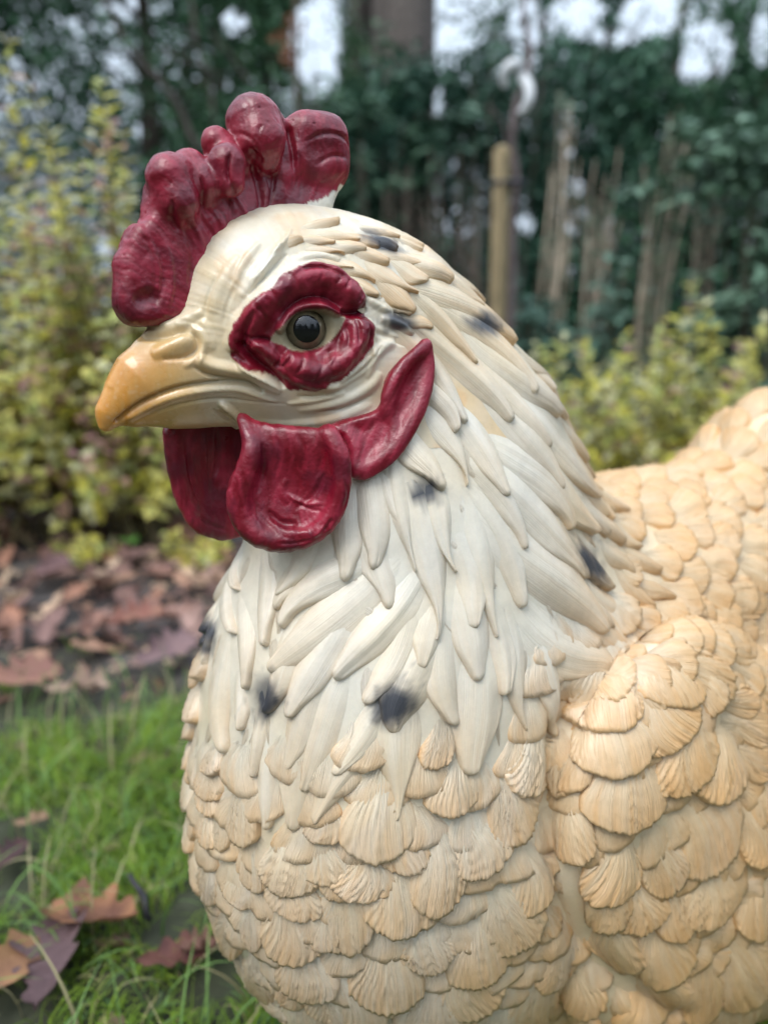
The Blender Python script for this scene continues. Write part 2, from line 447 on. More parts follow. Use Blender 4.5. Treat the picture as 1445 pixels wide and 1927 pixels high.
S.stroke([(520, 690), (552, 716), (600, 730), (640, 727)], 12, 2.4, rag=.3)
S.stroke([(640, 588), (662, 590), (690, 582)], 8, -3.5, (.2, .2))
S.stroke([(510, 640), (494, 636), (476, 634)], 6, -3.0)
for a, b, h in (((642, 622), (628, 668), -1.5), ((654, 610), (650, 655), -1.6), ((668, 600), (668, 650), -1.6), ((640, 640), (612, 688), 1.2), ((690, 610), (694, 655), -1.2),
                ((610, 670), (590, 712), -.8), ((570, 672), (556, 700), -1.1), ((548, 668), (530, 690), -1.2), ((590, 540), (600, 520), -.7), ((640, 550), (652, 530), -.9),
                ((625, 540), (640, 520), -.7), ((500, 600), (480, 575), -.8), ((520, 570), (505, 548), -.8), ((555, 548), (545, 525), -.6), ((668, 572), (676, 552), -.8), ((490, 660), (478, 668), -.8)):
    S.stroke([a, ((a[0] + b[0]) / 2 + 3, (a[1] + b[1]) / 2), b], 5, h * 1.25)
# the socket
e0, _ = hit(sdf_all, [578], [619]); e0 = e0[0]
dd = np.sqrt(((S.A - e0) ** 2).sum(1)); S.d -= .0075 * (1 - sstep(.0075, .0155, dd))
# cheek, brow and forehead folds
for pts, w, h in (([(612, 740), (674, 700), (722, 650), (745, 640)], 15, 2.2), ([(560, 772), (640, 760), (700, 728), (716, 700)], 16, 2.0),
                  ([(540, 760), (600, 752), (650, 738)], 9, 1.4), ([(470, 790), (560, 800), (640, 788), (700, 760)], 14, 1.4),
                  ([(700, 640), (706, 676), (690, 712)], 10, 1.5), ([(716, 600), (750, 606), (776, 632)], 16, 3.2), ([(700, 622), (740, 640), (770, 648)], 8, -1.5),
                  ([(520, 520), (556, 490), (600, 480), (640, 488)], 14, 2.0), ([(455, 560), (480, 520), (520, 470), (560, 440)], 15, 1.6), ([(470, 556), (500, 515), (540, 478)], 6, -1.6),
                  ([(440, 545), (452, 500), (490, 455)], 10, 1.2), ([(480, 530), (505, 500), (530, 462)], 8, 1.8), ([(510, 480), (536, 456), (548, 430)], 7, 1.4),
                  ([(400, 590), (410, 540), (450, 480)], 18, .9), ([(420, 610), (428, 570), (446, 530)], 7, -.7), ([(385, 600), (390, 560), (420, 500)], 7, -.6),
                  ([(560, 745), (590, 748), (630, 742)], 6, -1.2), ([(590, 775), (650, 768), (700, 742)], 6, -1.3), ([(640, 725), (690, 690), (718, 650)], 6, -1.5),
                  ([(690, 560), (712, 575), (740, 590)], 12, 2.0), ([(680, 545), (700, 555), (720, 560)], 6, -1.3)):
    S.stroke(pts, w, h, rag=.15)
A = S.A
th = np.arctan2(A[:, 2] - .47, A[:, 0] + .0); rr = np.hypot(A[:, 2] - .47, A[:, 0])
xw, yw = proj(to_world(A))
ring_out = smooth_poly([(429, 660), (436, 623), (456, 584), (480, 560), (516, 537), (545, 512), (563, 503), (598, 494), (634, 510), (671, 535), (689, 568), (684, 588), (700, 612), (706, 637), (690, 665), (668, 690), (647, 711), (603, 733), (560, 732), (539, 733), (510, 708), (487, 696), (460, 690), (444, 676)], 1)
ring_in = smooth_poly([(507, 640), (520, 622), (534, 608), (553, 591), (586, 581), (616, 584), (634, 594), (652, 594), (644, 612), (640, 622), (626, 640), (605, 655), (574, 663), (548, 660), (534, 650), (518, 646)], 1)
rg = 4.5 * vnoise(A, 170, 11) + 2.0 * vnoise(A * np.array([1, 1, .5]), 600, 12) - .5
d_out = inpoly(xw, yw, ring_out) + rg; d_in = inpoly(xw, yw, ring_in)
redm = (1 - sstep(-1.5, 1.5, d_out)) * sstep(-2, 0.5, d_in) * (S.V[:, 1] > -9)
streak = vnoise(np.stack([xw * .16, yw * .03, 0 * xw], 1), 1, 21); streak2 = fbm(A, 200, 22)
S.d += redm * (.00035 * streak2 + .0003 * vnoise(A, 500, 23))
hair = vnoise(np.stack([th * 34, rr * 20, 0 * th], 1), 1, 31) + .5 * vnoise(np.stack([th * 80, rr * 45, 0 * th], 1), 1, 32)
up_head = sstep(.45, .48, A[:, 2]) * (1 - redm)
S.d += up_head * .00014 * hair
V2 = S.result(); N2 = vert_normals(V2, Fq)
# colours
warm = np.clip(.5 + .45 * fbm(A, 45, 41) + .08 * hair * up_head, 0, 1)
col = lerp(WHITE, CREAM * np.array([1, .97, .9]), warm)
col = lerp(col, TAN * 1.03, np.clip(.30 * sstep(.1, .7, fbm(A, 70, 42) + .08 * hair) + .22 * sstep(-.05, -.10, A[:, 0]), 0, 1))
# beak: ochre base to orange tip
bk = sstep(430, 300, xw) * sstep(585, 640, yw); tipm = sstep(420, 235, xw + .25 * (yw - 720)) * sstep(615, 690, yw)
col = lerp(col, OCH * 1.22, bk * .75)
col = lerp(col, YEL, tipm * (.88 + .12 * streak))
col = lerp(col, OCH * 1.15, .35 * sstep(520, 440, xw) * sstep(670, 700, yw) * sstep(790, 770, yw) * (1 - tipm))
col = lerp(col, OCH * 1.1, .22 * sstep(560, 470, xw) * sstep(740, 775, yw) * (1 - tipm))
col = lerp(col, np.array([.72, .64, .50]), .16 * sstep(.3, .9, vnoise(A * np.array([1, 1, 2.5]), 500, 43)) * bk)
r1 = lerp(np.broadcast_to(RED, A.shape), REDL, np.clip(.35 + .7 * streak2 + .3 * streak, 0, 1) * .75)
r1 = lerp(r1, REDD, sstep(.2, .8, fbm(A, 90, 45)) * .55)
col = lerp(col, r1, redm)
eyeskin = (1 - sstep(-3, 2, d_in)); col = lerp(col, np.array([.34, .28, .17]), eyeskin * .9)
col = lerp(col, INK, spot_mask(V) * .95 * (1 - redm))
# split one surface into head, beak and the red ring (shared normals keep it seamless)
keep = ((V[Fq, 2] > .415) & (V[Fq, 0] > -.125)).any(1)
fx = xw[Fq].mean(1); fy = yw[Fq].mean(1)
fr = redm[Fq].mean(1) > .5
fb = (fx < 392 + 0 * fy) & (fy > 636 - .12 * (fx - 240)) & ~fr
beak_line = [(222, 620), (262, 632), (318, 628), (350, 612), (386, 615), (384, 660), (372, 690), (400, 712), (470, 716), (505, 740), (500, 765), (450, 815), (150, 840), (150, 600)]
fb = (inpoly(fx, fy, beak_line) < 0) & ~fr
def sub(name, mask, m, parent=None):
    f = Fq[keep & mask]; use = np.unique(f); rm = -np.ones(len(V), int); rm[use] = np.arange(len(use))
    return hen_part(name, V2[use], rm[f], m, parent, attrs={'col': col[use]}, normals=to_world(N2[use]) - HO)
head = sub('head', ~fr & ~fb, M_RESIN)
sub('beak', fb, M_BEAK)
sub('eye_ring', fr & (V[Fq[:, 0], 1] > 0), M_RED); sub('eye_ring', fr & (V[Fq[:, 0], 1] <= 0), M_RED)

# eyes: iris ball, pupil, glassy lens
def ball(c, r, ax, squash, nu=40, nv=28, cap=math.pi):
    ax = np.array(ax) / np.linalg.norm(ax); t = np.cross(ax, (0, 0, 1)); t /= np.linalg.norm(t); b = np.cross(t, ax)
    vs = []
    for j in range(nv + 1):
        ph = cap * j / nv
        for i in range(nu):
            a = 2 * math.pi * i / nu
            vs.append(c + r * (math.cos(ph) * ax * squash + math.sin(ph) * (math.cos(a) * t + math.sin(a) * b)))
    f = [[j * nu + i, j * nu + (i + 1) % nu, (j + 1) * nu + (i + 1) % nu, (j + 1) * nu + i] for j in range(nv) for i in range(nu)]
    return np.array(vs), np.array(f)
M_IRIS = mat('iris', (.13, .085, .030), .25); M_PUP = mat('pupil', (.004, .004, .006), .12)
T = M_IRIS.node_tree
a_ = T.nodes.new('ShaderNodeAttribute'); a_.attribute_name = 'col'; T.links.new(a_.outputs['Color'], T.nodes['Principled BSDF'].inputs['Base Color'])
M_LENS = mat('eye_glass', (1, 1, 1), .02, Transmission_Weight=1.0, IOR=1.35)
eye_ax = (.30, 1, -.02)
for sgn in (1, -1):
    ax = np.array([eye_ax[0], eye_ax[1] * sgn, eye_ax[2]]); ax /= np.linalg.norm(ax)
    c = e0 * np.array([1, sgn, 1]); c = c - ax * .0126
    V_, F_ = ball(c, .0126, ax, 1.0, 48, 30, 1.9)
    an = np.degrees(np.arccos(np.clip((V_ - c) @ ax / np.linalg.norm(V_ - c, axis=1), -1, 1)))
    ci = lerp(np.broadcast_to(np.array([.30, .25, .15]), V_.shape), np.array([.13, .10, .055]), sstep(30, 54, an))
    ci = lerp(ci, np.array([.03, .02, .012]), sstep(55, 60, an)); ci = lerp(ci, np.array([.30, .23, .12]), sstep(62, 68, an))
    ci = ci * (1 + .25 * vnoise(V_, 900, 3))[:, None]
    eye = hen_part('eye', V_, F_, M_IRIS, attrs={'col': ci})
    V_, F_ = ball(c + ax * .0002, .0127, ax, 1.0, 40, 8, math.radians(33))
    tt = np.array([0, 0, 1.]); V_ = c + (V_ - c) + 0
    hen_part('pupil', V_, F_, M_PUP, eye)
    V_, F_ = ball(c + ax * .0008, .0130, ax, 1.06, 48, 20, 1.35)
    hen_part('lens', V_, F_, M_LENS, eye)
# ------------------------------------------------------------------ comb, wattles, ear lobe
def hz(x, y, l=0.0):
    q = HP(x, y, l); return np.array([q[0], q[2]])
def HT(x, y, l0, k, a0=.03):
    """picture point on the slanted plane l = l0 + k (a0 - a)"""
    c = to_hen(C0); d = ray(x, y) @ HB.T
    t = (l0 + k * (a0 - c[0]) - c[1]) / (d[..., 1] + k * d[..., 0])
    return c + d * t[..., None]
def chain_px(Q, pts, k=.004, ls=1.0, slant=0.0):
    """pts: (x, y, l, r_px)"""
    if len(pts) > 3: pts = smooth_line(pts, 1)
    L = [(*HT(np.array(float(p[0])), np.array(float(p[1])), p[2], slant), p[3] * PXM) for p in pts]
    return chain(Q, L, ls=ls, k=k)
def red_paint(A, flow, seed, light=.5, dark=.5):
    """flow: (n,2) coordinates, second runs along the brush"""
    s1 = vnoise(np.stack([flow[:, 0] * 420, flow[:, 1] * 70, 0 * flow[:, 0]], 1), 1, seed)
    s2 = vnoise(np.stack([flow[:, 0] * 1100, flow[:, 1] * 160, 0 * flow[:, 0]], 1), 1, seed + 1)
    s3 = fbm(A, 55, seed + 2); s4 = fbm(A, 260, seed + 4)
    c = lerp(np.broadcast_to(RED, A.shape), REDL, np.clip(light + .55 * s1 + .35 * s2 + .5 * s3, 0, 1) * .8)
    c = lerp(c, REDD, np.clip(sstep(.0, .9, s3 * -1 + .5 * s1 + .3 * s4) * dark, 0, 1))
    return c, s1, s2, s4
class Relief:
    """stroke relief for a part that is seen from its broad side; works in the (a, z) plane of the part"""
    def __init__(s, V, N, l0=0.0, slant=0.0):
        s.V, s.N, s.l0, s.sl = V, N, l0, slant; s.d = np.zeros(len(V)); s.P = V[:, [0, 2]]
    def stroke(s, pts, w, h, taper=(.3, .3), side=0):
        p = smooth_line(pts, 2); L = HT(p[:, 0], p[:, 1], s.l0, s.sl)[:, [0, 2]]; w = w * PXM; h = h * .001
        lo, hi = L.min(0) - w, L.max(0) + w
        m = ((s.P > lo) & (s.P < hi)).all(1)
        if side: m &= (s.V[:, 1] - s.l0) * side > 0
        idx = np.where(m)[0]; best = np.full(len(idx), 1e9); tt = np.zeros(len(idx)); n = len(L) - 1
        for i in range(n):
            ab = L[i + 1] - L[i]; v = s.P[idx] - L[i]; t = np.clip(v @ ab / (ab @ ab + 1e-15), 0, 1)
            d = np.hypot(*(v - t[:, None] * ab).T); k = d < best; best[k] = d[k]; tt[k] = (i + t[k]) / n
        tp = np.clip(np.minimum(tt / taper[0], (1 - tt) / taper[1]), 0, 1); ww = w * (.4 + .6 * tp)
        x = np.clip(best / ww, 0, 1); s.d[idx] += h * tp * (1 - x * x) ** 2 * np.clip(np.abs(s.N[idx, 1]) * 2, .25, 1)

# comb ------------------------------------------------------------
comb_px = smooth_poly([(226, 596), (216, 570), (218, 530), (228, 490), (233, 450), (246, 424), (264, 424), (274, 400), (272, 374), (284, 345), (308, 322), (322, 298),
                       (345, 286), (366, 288), (380, 300), (386, 290), (384, 268), (396, 246), (412, 242), (428, 258), (438, 262), (430, 240), (428, 212), (440, 192), (478, 183), (508, 192),
                       (526, 214), (533, 228), (546, 218), (590, 212), (622, 222), (645, 252), (654, 290), (652, 325), (642, 352), (628, 368), (612, 410), (520, 430), (470, 470), (420, 530), (370, 580), (320, 604), (280, 616), (245, 614)], 1)
CP = HP(comb_px[:, 0], comb_px[:, 1], 0.0)[:, [0, 2]]
def sdf_comb(Q):
    d2 = poly2(Q[:, 0], Q[:, 2], CP)
    th = .0072 + .0045 * sstep(.03, -.01, Q[:, 2] - .54) + .002 * sstep(.03, .07, Q[:, 0])
    r = .0058
    e = np.stack([np.maximum(d2 + r, 0), np.maximum(np.abs(Q[:, 1]) - (th - r), 0)], 1)
    d = np.sqrt((e ** 2).sum(1)) + np.minimum(np.maximum(d2 + r, np.abs(Q[:, 1]) - (th - r)), 0) - r
    K = .0034
    d = smin(d, chain_px(Q, [(260, 446, .001, 20), (246, 500, .002, 27), (250, 560, .002, 33)]), K)
    d = smin(d, chain_px(Q, [(272, 442, .006, 13), (288, 490, .008, 14), (290, 545, .006, 16)]), K)
    d = smin(d, chain_px(Q, [(322, 336, .010, 43), (338, 380, .013, 34), (344, 408, .011, 18)]), K)
    d = smin(d, chain_px(Q, [(288, 360, .000, 16), (284, 410, .002, 16)]), K)
    d = smin(d, chain_px(Q, [(358, 318, .004, 33), (380, 348, .010, 31), (392, 385, .007, 16)]), K)
    d = smin(d, chain_px(Q, [(428, 308, .015, 34), (432, 342, .016, 27)]), .003)
    d = smin(d, chain_px(Q, [(406, 266, .003, 25), (426, 288, .005, 24), (450, 310, .005, 22)]), K)
    d = smin(d, chain_px(Q, [(480, 232, .006, 50), (492, 264, .011, 43), (504, 302, .009, 24)]), K)
    d = smin(d, chain_px(Q, [(578, 252, .002, 41), (612, 260, .002, 42), (618, 310, .002, 40)]), K)
    d = smin(d, chain_px(Q, [(560, 300, .003, 28), (600, 320, .003, 28)]), .008)
    d = smin(d, chain_px(Q, [(540, 250, .002, 12), (534, 330, .006, 12), (520, 380, .006, 12)]), K)
    far = ell(Q, (.041, -.010, .515), (.03, .006, .02)); d = smin(d, far, .006)
    return d
V, Fq = mesh_sdf(sdf_comb, (-.065, -.03, .425), (.105, .03, .62), .00085)
N = grad(sdf_comb, V); Rf = Relief(V, N)
for pts, w, h in (([(268, 440), (290, 480), (298, 530), (280, 580)], 7, -1.1), ([(280, 430), (306, 480), (312, 540), (300, 585)], 7, .8), ([(262, 452), (278, 500), (280, 545), (262, 580)], 6, -.6),
                  ([(240, 575), (262, 560), (290, 562)], 20, -2.6), ([(330, 420), (352, 480), (342, 545)], 9, -1.2), ([(344, 415), (372, 470), (366, 530)], 10, 1.5),
                  ([(362, 410), (394, 455), (388, 515)], 8, -1.4), ([(390, 400), (412, 440), (402, 500)], 11, 1.4), ([(400, 345), (424, 400), (416, 470)], 9, -1.6), ([(430, 372), (452, 410), (438, 465)], 9, 1.2),
                  ([(455, 300), (474, 350), (478, 400), (452, 440)], 8, -1.5), ([(440, 270), (470, 310), (492, 360), (480, 420)], 9, 1.6), ([(420, 250), (450, 280), (478, 330)], 5, -1.0),
                  ([(506, 320), (502, 360), (490, 400)], 6, -1.2), ([(532, 232), (536, 280), (540, 330)], 8, -3.2), ([(545, 290), (556, 340), (550, 385)], 5, -.9),
                  ([(556, 275), (590, 258), (628, 268), (650, 285)], 8, -1.3), ([(575, 320), (600, 300), (636, 305)], 6, -1.0), 
                  ([(580, 385), (586, 355), (580, 330)], 5, -.8), ([(610, 375), (618, 350), (630, 330)], 5, -.7), ([(430, 465), (470, 430), (505, 400)], 7, -1.6), ([(440, 480), (480, 445), (520, 415)], 8, .8),
                  ([(360, 375), (352, 400), (350, 415)], 7, -1.5), ([(404, 300), (398, 330), (402, 360)], 6, -2.2), ([(355, 340), (362, 370), (368, 400)], 6, -1.8), ([(300, 385), (306, 420), (324, 440)], 7, -1.6),
                  ([(446, 292), (458, 306), (476, 316)], 6, -1.8)):
    Rf.stroke(pts, w, h)
cx, cz = hz(500, 640); th = np.arctan2(V[:, 2] - cz, V[:, 0] - cx); rr = np.hypot(V[:, 2] - cz, V[:, 0] - cx)
wob = th * .09 + .004 * fbm(V, 60, 61)
col, s1, s2, s4 = red_paint(V, np.stack([wob, rr], 1), 71, .42, .55)
low = sstep(.060, .041, rr - 0 * th) if False else 1 - sstep(-.022, -.006, -np.abs(poly2(V[:, 0], V[:, 2], CP)) - 0)
Rf.d += .00010 * s1 + .00011 * s2 + .00014 * s4 + .00018 * fbm(V, 120, 63)
pit = sstep(.62, .9, vnoise(V, 520, 64)); Rf.d -= .0005 * pit
V2 = V + N * Rf.d[:, None]
top = sstep(.2, .7, fbm(V, 38, 66)); col = lerp(col, np.array([.13, .022, .034]), .45 * top)
x_, y_ = proj(to_world(V2))
edge = y_ - np.interp(x_, [230, 300, 380, 440, 500, 520, 560, 600, 640, 660], [640, 640, 640, 600, 420, 402, 391, 376, 352, 345]) + 7 * vnoise(np.stack([x_ * .12, y_ * .02, 0 * x_], 1), 1, 67) + 4 * vnoise(np.stack([x_ * .35, y_ * .05, 0 * x_], 1), 1, 68)
col = lerp(col, WHITE * .98, sstep(-1.5, 2.5, edge))
hen_part('comb', V2, Fq, M_RED, attrs={'col': col})

# wattles ---------------------------------------------------------
def wattle(out_px, l0, dish, rims, name, seed, strokes, slant=0.0, tuck=0.0):
    zt = HT(np.array(550.), np.array(862.), l0, slant)[2]
    pp = smooth_poly(out_px, 1); W2 = HT(pp[:, 0], pp[:, 1], l0, slant)[:, [0, 2]]
    dc = HT(np.array(float(dish[0])), np.array(float(dish[1])), l0, slant)[[0, 2]]; cs = 1 / math.hypot(1, slant); dr = dish[2] * PXM
    def f(Q):
        r = np.hypot(Q[:, 0] - dc[0], (Q[:, 2] - dc[1]) * .8) / dr
        lc = l0 + slant * (.03 - Q[:, 0]) - dish[3] * .001 * np.exp(-r * r) - tuck * 22 * np.maximum(0, Q[:, 2] - zt) ** 2
        dl = np.abs(Q[:, 1] - lc) * cs
        d2 = poly2(Q[:, 0], Q[:, 2], W2); t, q = .0042, .0034
        e1 = np.maximum(d2 + q, 0); e2 = np.maximum(dl - (t - q), 0)
        d = np.hypot(e1, e2) + np.minimum(np.maximum(d2 + q, dl - (t - q)), 0) - q
        Qt = Q.copy(); Qt[:, 1] += tuck * 22 * np.maximum(0, Q[:, 2] - zt) ** 2
        for rm_ in rims: d = smin(d, chain_px(Qt, rm_, k=0, slant=slant), .0045)
        return d
    lo = (W2[:, 0].min() - .012, l0 - .022 - tuck * .035, W2[:, 1].min() - .012); hi = (W2[:, 0].max() + .012, l0 + .022 + slant * .08, W2[:, 1].max() + .008)
    V, Fq = mesh_sdf(f, lo, hi, .0009); N = grad(f, V); Rf = Relief(V, N, l0, slant)
    for st in strokes: Rf.stroke(*st)
    th = np.arctan2(V[:, 2] - dc[1], V[:, 0] - dc[0]); rr = np.hypot(V[:, 2] - dc[1], V[:, 0] - dc[0])
    fl = np.stack([V[:, 0] * .8 + .003 * fbm(V, 60, seed), V[:, 2]], 1)
    col, s1, s2, s4 = red_paint(V, fl, seed, .22, .6)
    rim = vnoise(np.stack([th * 9, rr * 60, 0 * th], 1), 1, seed + 9) * sstep(.5, 1, rr / rr.max())
    cr = fbm(V, 110, seed + 11)
    Rf.d += .00022 * rim + .00022 * s1 + .00018 * s2 + .00014 * s4 + .00016 * np.where(cr > 0, cr, cr * .3)
    return hen_part(name, V + N * Rf.d[:, None], Fq, M_RED, attrs={'col': col})
near_px = [(465, 786), (482, 792), (540, 803), (600, 806), (636, 812), (653, 850), (659, 895), (655, 935), (641, 975), (612, 1008), (575, 1030), (530, 1039), (490, 1032), (456, 1012), (434, 975), (427, 935), (438, 900), (456, 865), (462, 825)]
wattle(near_px, .040, (556, 915, 70, 9.5), [[(470, 794, .041, 12), (478, 830, .043, 17), (468, 876, .044, 20), (450, 920, .044, 21), (450, 965, .043, 22), (478, 1004, .043, 22), (525, 1019, .042, 19), (580, 1012, .041, 15), (625, 975, .041, 14), (643, 920, .041, 14), (642, 865, .041, 14), (628, 815, .041, 14)]],
       'wattle', 81, [([(505, 960), (525, 985), (560, 985)], 10, -2.0), ([(500, 975), (530, 1002), (575, 996)], 10, 1.6), ([(545, 930), (570, 950), (610, 948)], 7, 1.2), ([(545, 900), (535, 925), (545, 950)], 9, 1.2), ([(490, 830), (500, 880), (484, 930)], 9, -1.6),
                      ([(560, 960), (600, 930), (612, 890)], 7, -1.0), ([(520, 820), (530, 860), (522, 900)], 6, -.8), ([(560, 815), (575, 850), (572, 890)], 6, -.7), ([(600, 830), (606, 860), (600, 900)], 7, -.9),
                      ([(598, 996), (610, 984), (616, 970)], 5, -1.2), ([(580, 1006), (592, 996), (600, 984)], 5, 1.2), ([(505, 1015), (540, 1018), (580, 1010)], 5, -.9), ([(640, 900), (652, 930), (640, 960)], 5, -1.0), ([(560, 945), (585, 960), (610, 962)], 4, -.8)], slant=.72, tuck=.95)
far_px = [(310, 796), (360, 790), (430, 790), (480, 800), (505, 850), (505, 910), (490, 970), (462, 1005), (432, 1016), (400, 1012), (368, 1000), (345, 970), (328, 925), (316, 870)]
wattle(far_px, -.017, (400, 900, 55, 5.0), [[(322, 810, -.018, 12), (328, 870, -.018, 12), (345, 935, -.018, 13), (372, 985, -.018, 14), (415, 1000, -.018, 14)]],
       'wattle', 91, [([(345, 810), (352, 870), (370, 940)], 7, -1.4), ([(380, 810), (385, 870), (392, 930)], 8, 1.6), ([(402, 800), (410, 850), (405, 900)], 8, -1.6), ([(360, 960), (390, 985), (425, 996)], 6, -1.2), ([(355, 840), (362, 880), (366, 915)], 5, .9)])

# ear lobes: folded skin hugging the cheek ------------------------
ear_px = smooth_poly([(794, 640), (803, 668), (803, 705), (797, 745), (780, 790), (757, 838), (728, 872), (695, 895), (668, 906), (654, 880), (652, 850), (636, 820), (604, 800), (640, 788), (690, 776), (714, 764), (716, 738), (722, 706), (745, 676), (775, 652)], 1)
_e, _ = hit(sdf_all, ear_px[:, 0], ear_px[:, 1]); E2 = _e[:, [0, 2]]
def ear_line(pts, off, r):
    p = smooth_line(pts, 2); L, _ = hit(sdf_all, p[:, 0], p[:, 1]); n = grad(sdf_all, L)
    L = L + n * off * .001
    rr = np.interp(np.linspace(0, 1, len(L)), np.linspace(0, 1, len(r)), r)
    return [(*q, rad * PXM) for q, rad in zip(L, rr)]
ear_ch = [(ear_line([(792, 650), (800, 690), (796, 740), (776, 792), (742, 846), (700, 880), (672, 892)], 5.5, (5, 8, 10, 11, 11, 10, 8)), .006),
          (ear_line([(790, 652), (762, 676), (736, 708), (724, 742), (722, 768)], 7.0, (5, 10, 13, 13, 9)), .006),
          (ear_line([(610, 802), (650, 810), (672, 840), (670, 880)], 6.5, (4, 11, 12, 9)), .006),
          (ear_line([(722, 768), (742, 806), (735, 836)], 5.0, (9, 8, 5)), .003),
          (ear_line([(640, 796), (690, 788), (720, 776)], 3.0, (5, 8, 7)), .004)]
def sdf_ear(Q):
    q = Q.copy(); q[:, 1] = np.abs(q[:, 1])
    base = sdf_all(Q); d2 = poly2(q[:, 0], q[:, 2], E2)
    sh = np.abs(base - .0020) - .0026
    e = np.stack([np.maximum(d2 + .002, 0), np.maximum(sh, 0)], 1)
    d = np.sqrt((e ** 2).sum(1)) - .0006
    for ch, k in ear_ch: d = smin(d, chain(q, ch, k=0), k)
    return np.maximum(d, -(base + .004))
ear_strokes = [([(785, 670), (765, 705), (748, 745), (744, 780)], 9, -3.2), ([(792, 700), (780, 750), (756, 800)], 8, -1.4), ([(640, 812), (700, 800), (735, 815)], 12, -2.2), ([(700, 870), (690, 840), (680, 820)], 6, 1.2),
               ([(715, 855), (705, 830), (700, 812)], 5, -1.0), ([(735, 835), (728, 815), (722, 800)], 5, .9), ([(775, 690), (768, 720), (765, 750)], 4, -.9), ([(785, 720), (775, 745), (765, 770)], 4, .8), ([(738, 715), (732, 735), (730, 752)], 4, -.7)]
for sg in (1, -1):
    lo, hi = (E2.min(0) - .012), (E2.max(0) + .012)
    la, lb = (.022, .085) if sg > 0 else (-.085, -.022)
    V, Fq = mesh_sdf(sdf_ear, (lo[0], la, lo[1]), (hi[0], lb, hi[1]), .0009); N = grad(sdf_ear, V)
    S2 = Sculpt(V, N, sdf_all)
    for pts, w_, h_ in ear_strokes: S2.stroke(pts, w_, h_ * 1.9, rag=.25)
    fl = np.stack([V[:, 0] * .9 + V[:, 2] * .5, V[:, 2] - V[:, 0] * .5], 1)
    col, s1, s2, s4 = red_paint(V, fl, 101, .34, .5)
    S2.d += .00014 * s1 + .00014 * s2 + .00008 * s4
    hen_part('ear_lobe', V + N * S2.d[:, None], Fq, M_RED, attrs={'col': col})
# ------------------------------------------------------------------ feathers
# near-side feathers: (root x, root y, [bend x, bend y,] tip x, tip y, width) in picture pixels, laid on the sculpted surface
def zs(x0, y0, s, rows):
    out = []
    for r in rows:
        r = list(r); w = r.pop() / s; out.append([*(v / s + (x0 if i % 2 == 0 else y0) for i, v in enumerate(r)), w])
    return out
HACK = [(733, 905, 752, 960, 765, 1038, 36), (812, 930, 842, 1010, 861, 1079, 50), (800, 960, 868, 1090, 811, 1207, 70), (868, 1040, 897, 1120, 894, 1185, 56), (890, 980, 930, 1110, 930, 1202, 54),
        (895, 880, 972, 950, 985, 1036, 44), (862, 790, 935, 865, 958, 934, 52), (818, 780, 868, 840, 877, 918, 48), (895, 950, 958, 1055, 988, 1141, 54), (925, 740, 1010, 850, 1050, 928, 66), (960, 850, 1045, 930, 1072, 998, 66),
        (945, 900, 1045, 1000, 1098, 1090, 66), (940, 990, 1040, 1120, 1133, 1204, 84), (1070, 1120, 1150, 1200, 1219, 1232, 66), (1000, 1160, 1070, 1250, 1192, 1260, 84), (1050, 985, 1100, 1060, 1139, 1110, 46),
        (1090, 1090, 1150, 1145, 1194, 1165, 40), (900, 640, 985, 720, 1050, 790, 70), (1000, 790, 1070, 870, 1120, 935, 54), (1020, 870, 1085, 950, 1117, 1009, 62), (1060, 850, 1100, 900, 1130, 948, 52), (1080, 880, 1125, 930, 1149, 984, 54),
        (790, 560, 850, 620, 896, 689, 38), (770, 640, 850, 700, 880, 800, 40), (800, 540, 900, 590, 966, 650, 60), (850, 590, 950, 660, 1006, 742, 62), (860, 660, 960, 760, 1030, 850, 60), (985, 720, 1035, 760, 1067, 786, 40),
        (820, 500, 870, 540, 905, 585, 50), (780, 690, 830, 740, 850, 820, 44), (800, 620, 900, 700, 960, 800, 56), (760, 800, 800, 850, 822, 930, 52), (700, 905, 712, 990, 700, 1075, 52), (745, 890, 772, 980, 776, 1080, 44),
        (660, 930, 662, 1010, 640, 1095, 56), (440, 1020, 432, 1065, 455, 1110, 32), (425, 1050, 424, 1130, 446, 1198, 40), (496, 1070, 502, 1150, 507, 1218, 44), (672, 1050, 570, 1095, 532, 1185, 54), (710, 1085, 590, 1180, 512, 1272, 72),
        (770, 1100, 712, 1215, 637, 1289, 64), (415, 1130, 396, 1190, 390, 1258, 44), (450, 1150, 462, 1230, 474, 1297, 44), (418, 1230, 400, 1330, 431, 1418, 66), (450, 1290, 446, 1340, 461, 1374, 36), (492, 1330, 490, 1400, 484, 1462, 26),
        (600, 1270, 548, 1370, 531, 1446, 54), (728, 1310, 680, 1390, 626, 1457, 52), (590, 1370, 566, 1480, 540, 1555, 64), (500, 1420, 500, 1490, 506, 1559, 38), (690, 1400, 630, 1480, 585, 1542, 52), (755, 1320, 752, 1430, 728, 1541, 96),
        (800, 1200, 790, 1300, 737, 1384, 96), (835, 1200, 838, 1300, 849, 1368, 58), (890, 1250, 895, 1360, 892, 1458, 88), (955, 1190, 980, 1290, 984, 1375, 58), (875, 1120, 880, 1210, 903, 1281, 68), (1000, 1190, 1035, 1290, 1054, 1385, 52),
        (640, 1170, 560, 1280, 545, 1350, 60), (760, 1180, 720, 1260, 700, 1330, 60), (820, 1150, 800, 1210, 790, 1260, 50), (550, 1190, 520, 1270, 505, 1345, 46), (560, 1060, 530, 1100, 524, 1150, 44), (600, 1000, 560, 1060, 520, 1120, 40),
        (930, 1150, 948, 1230, 945, 1310, 50), (700, 1000, 730, 1060, 720, 1150, 52), (640, 1300, 590, 1400, 570, 1490, 54), (1000, 640, 1030, 690, 1046, 740, 40), (760, 480, 810, 500, 845, 540, 46)]
POINTED = {0, 1, 2, 4, 7, 51, 33, 55}
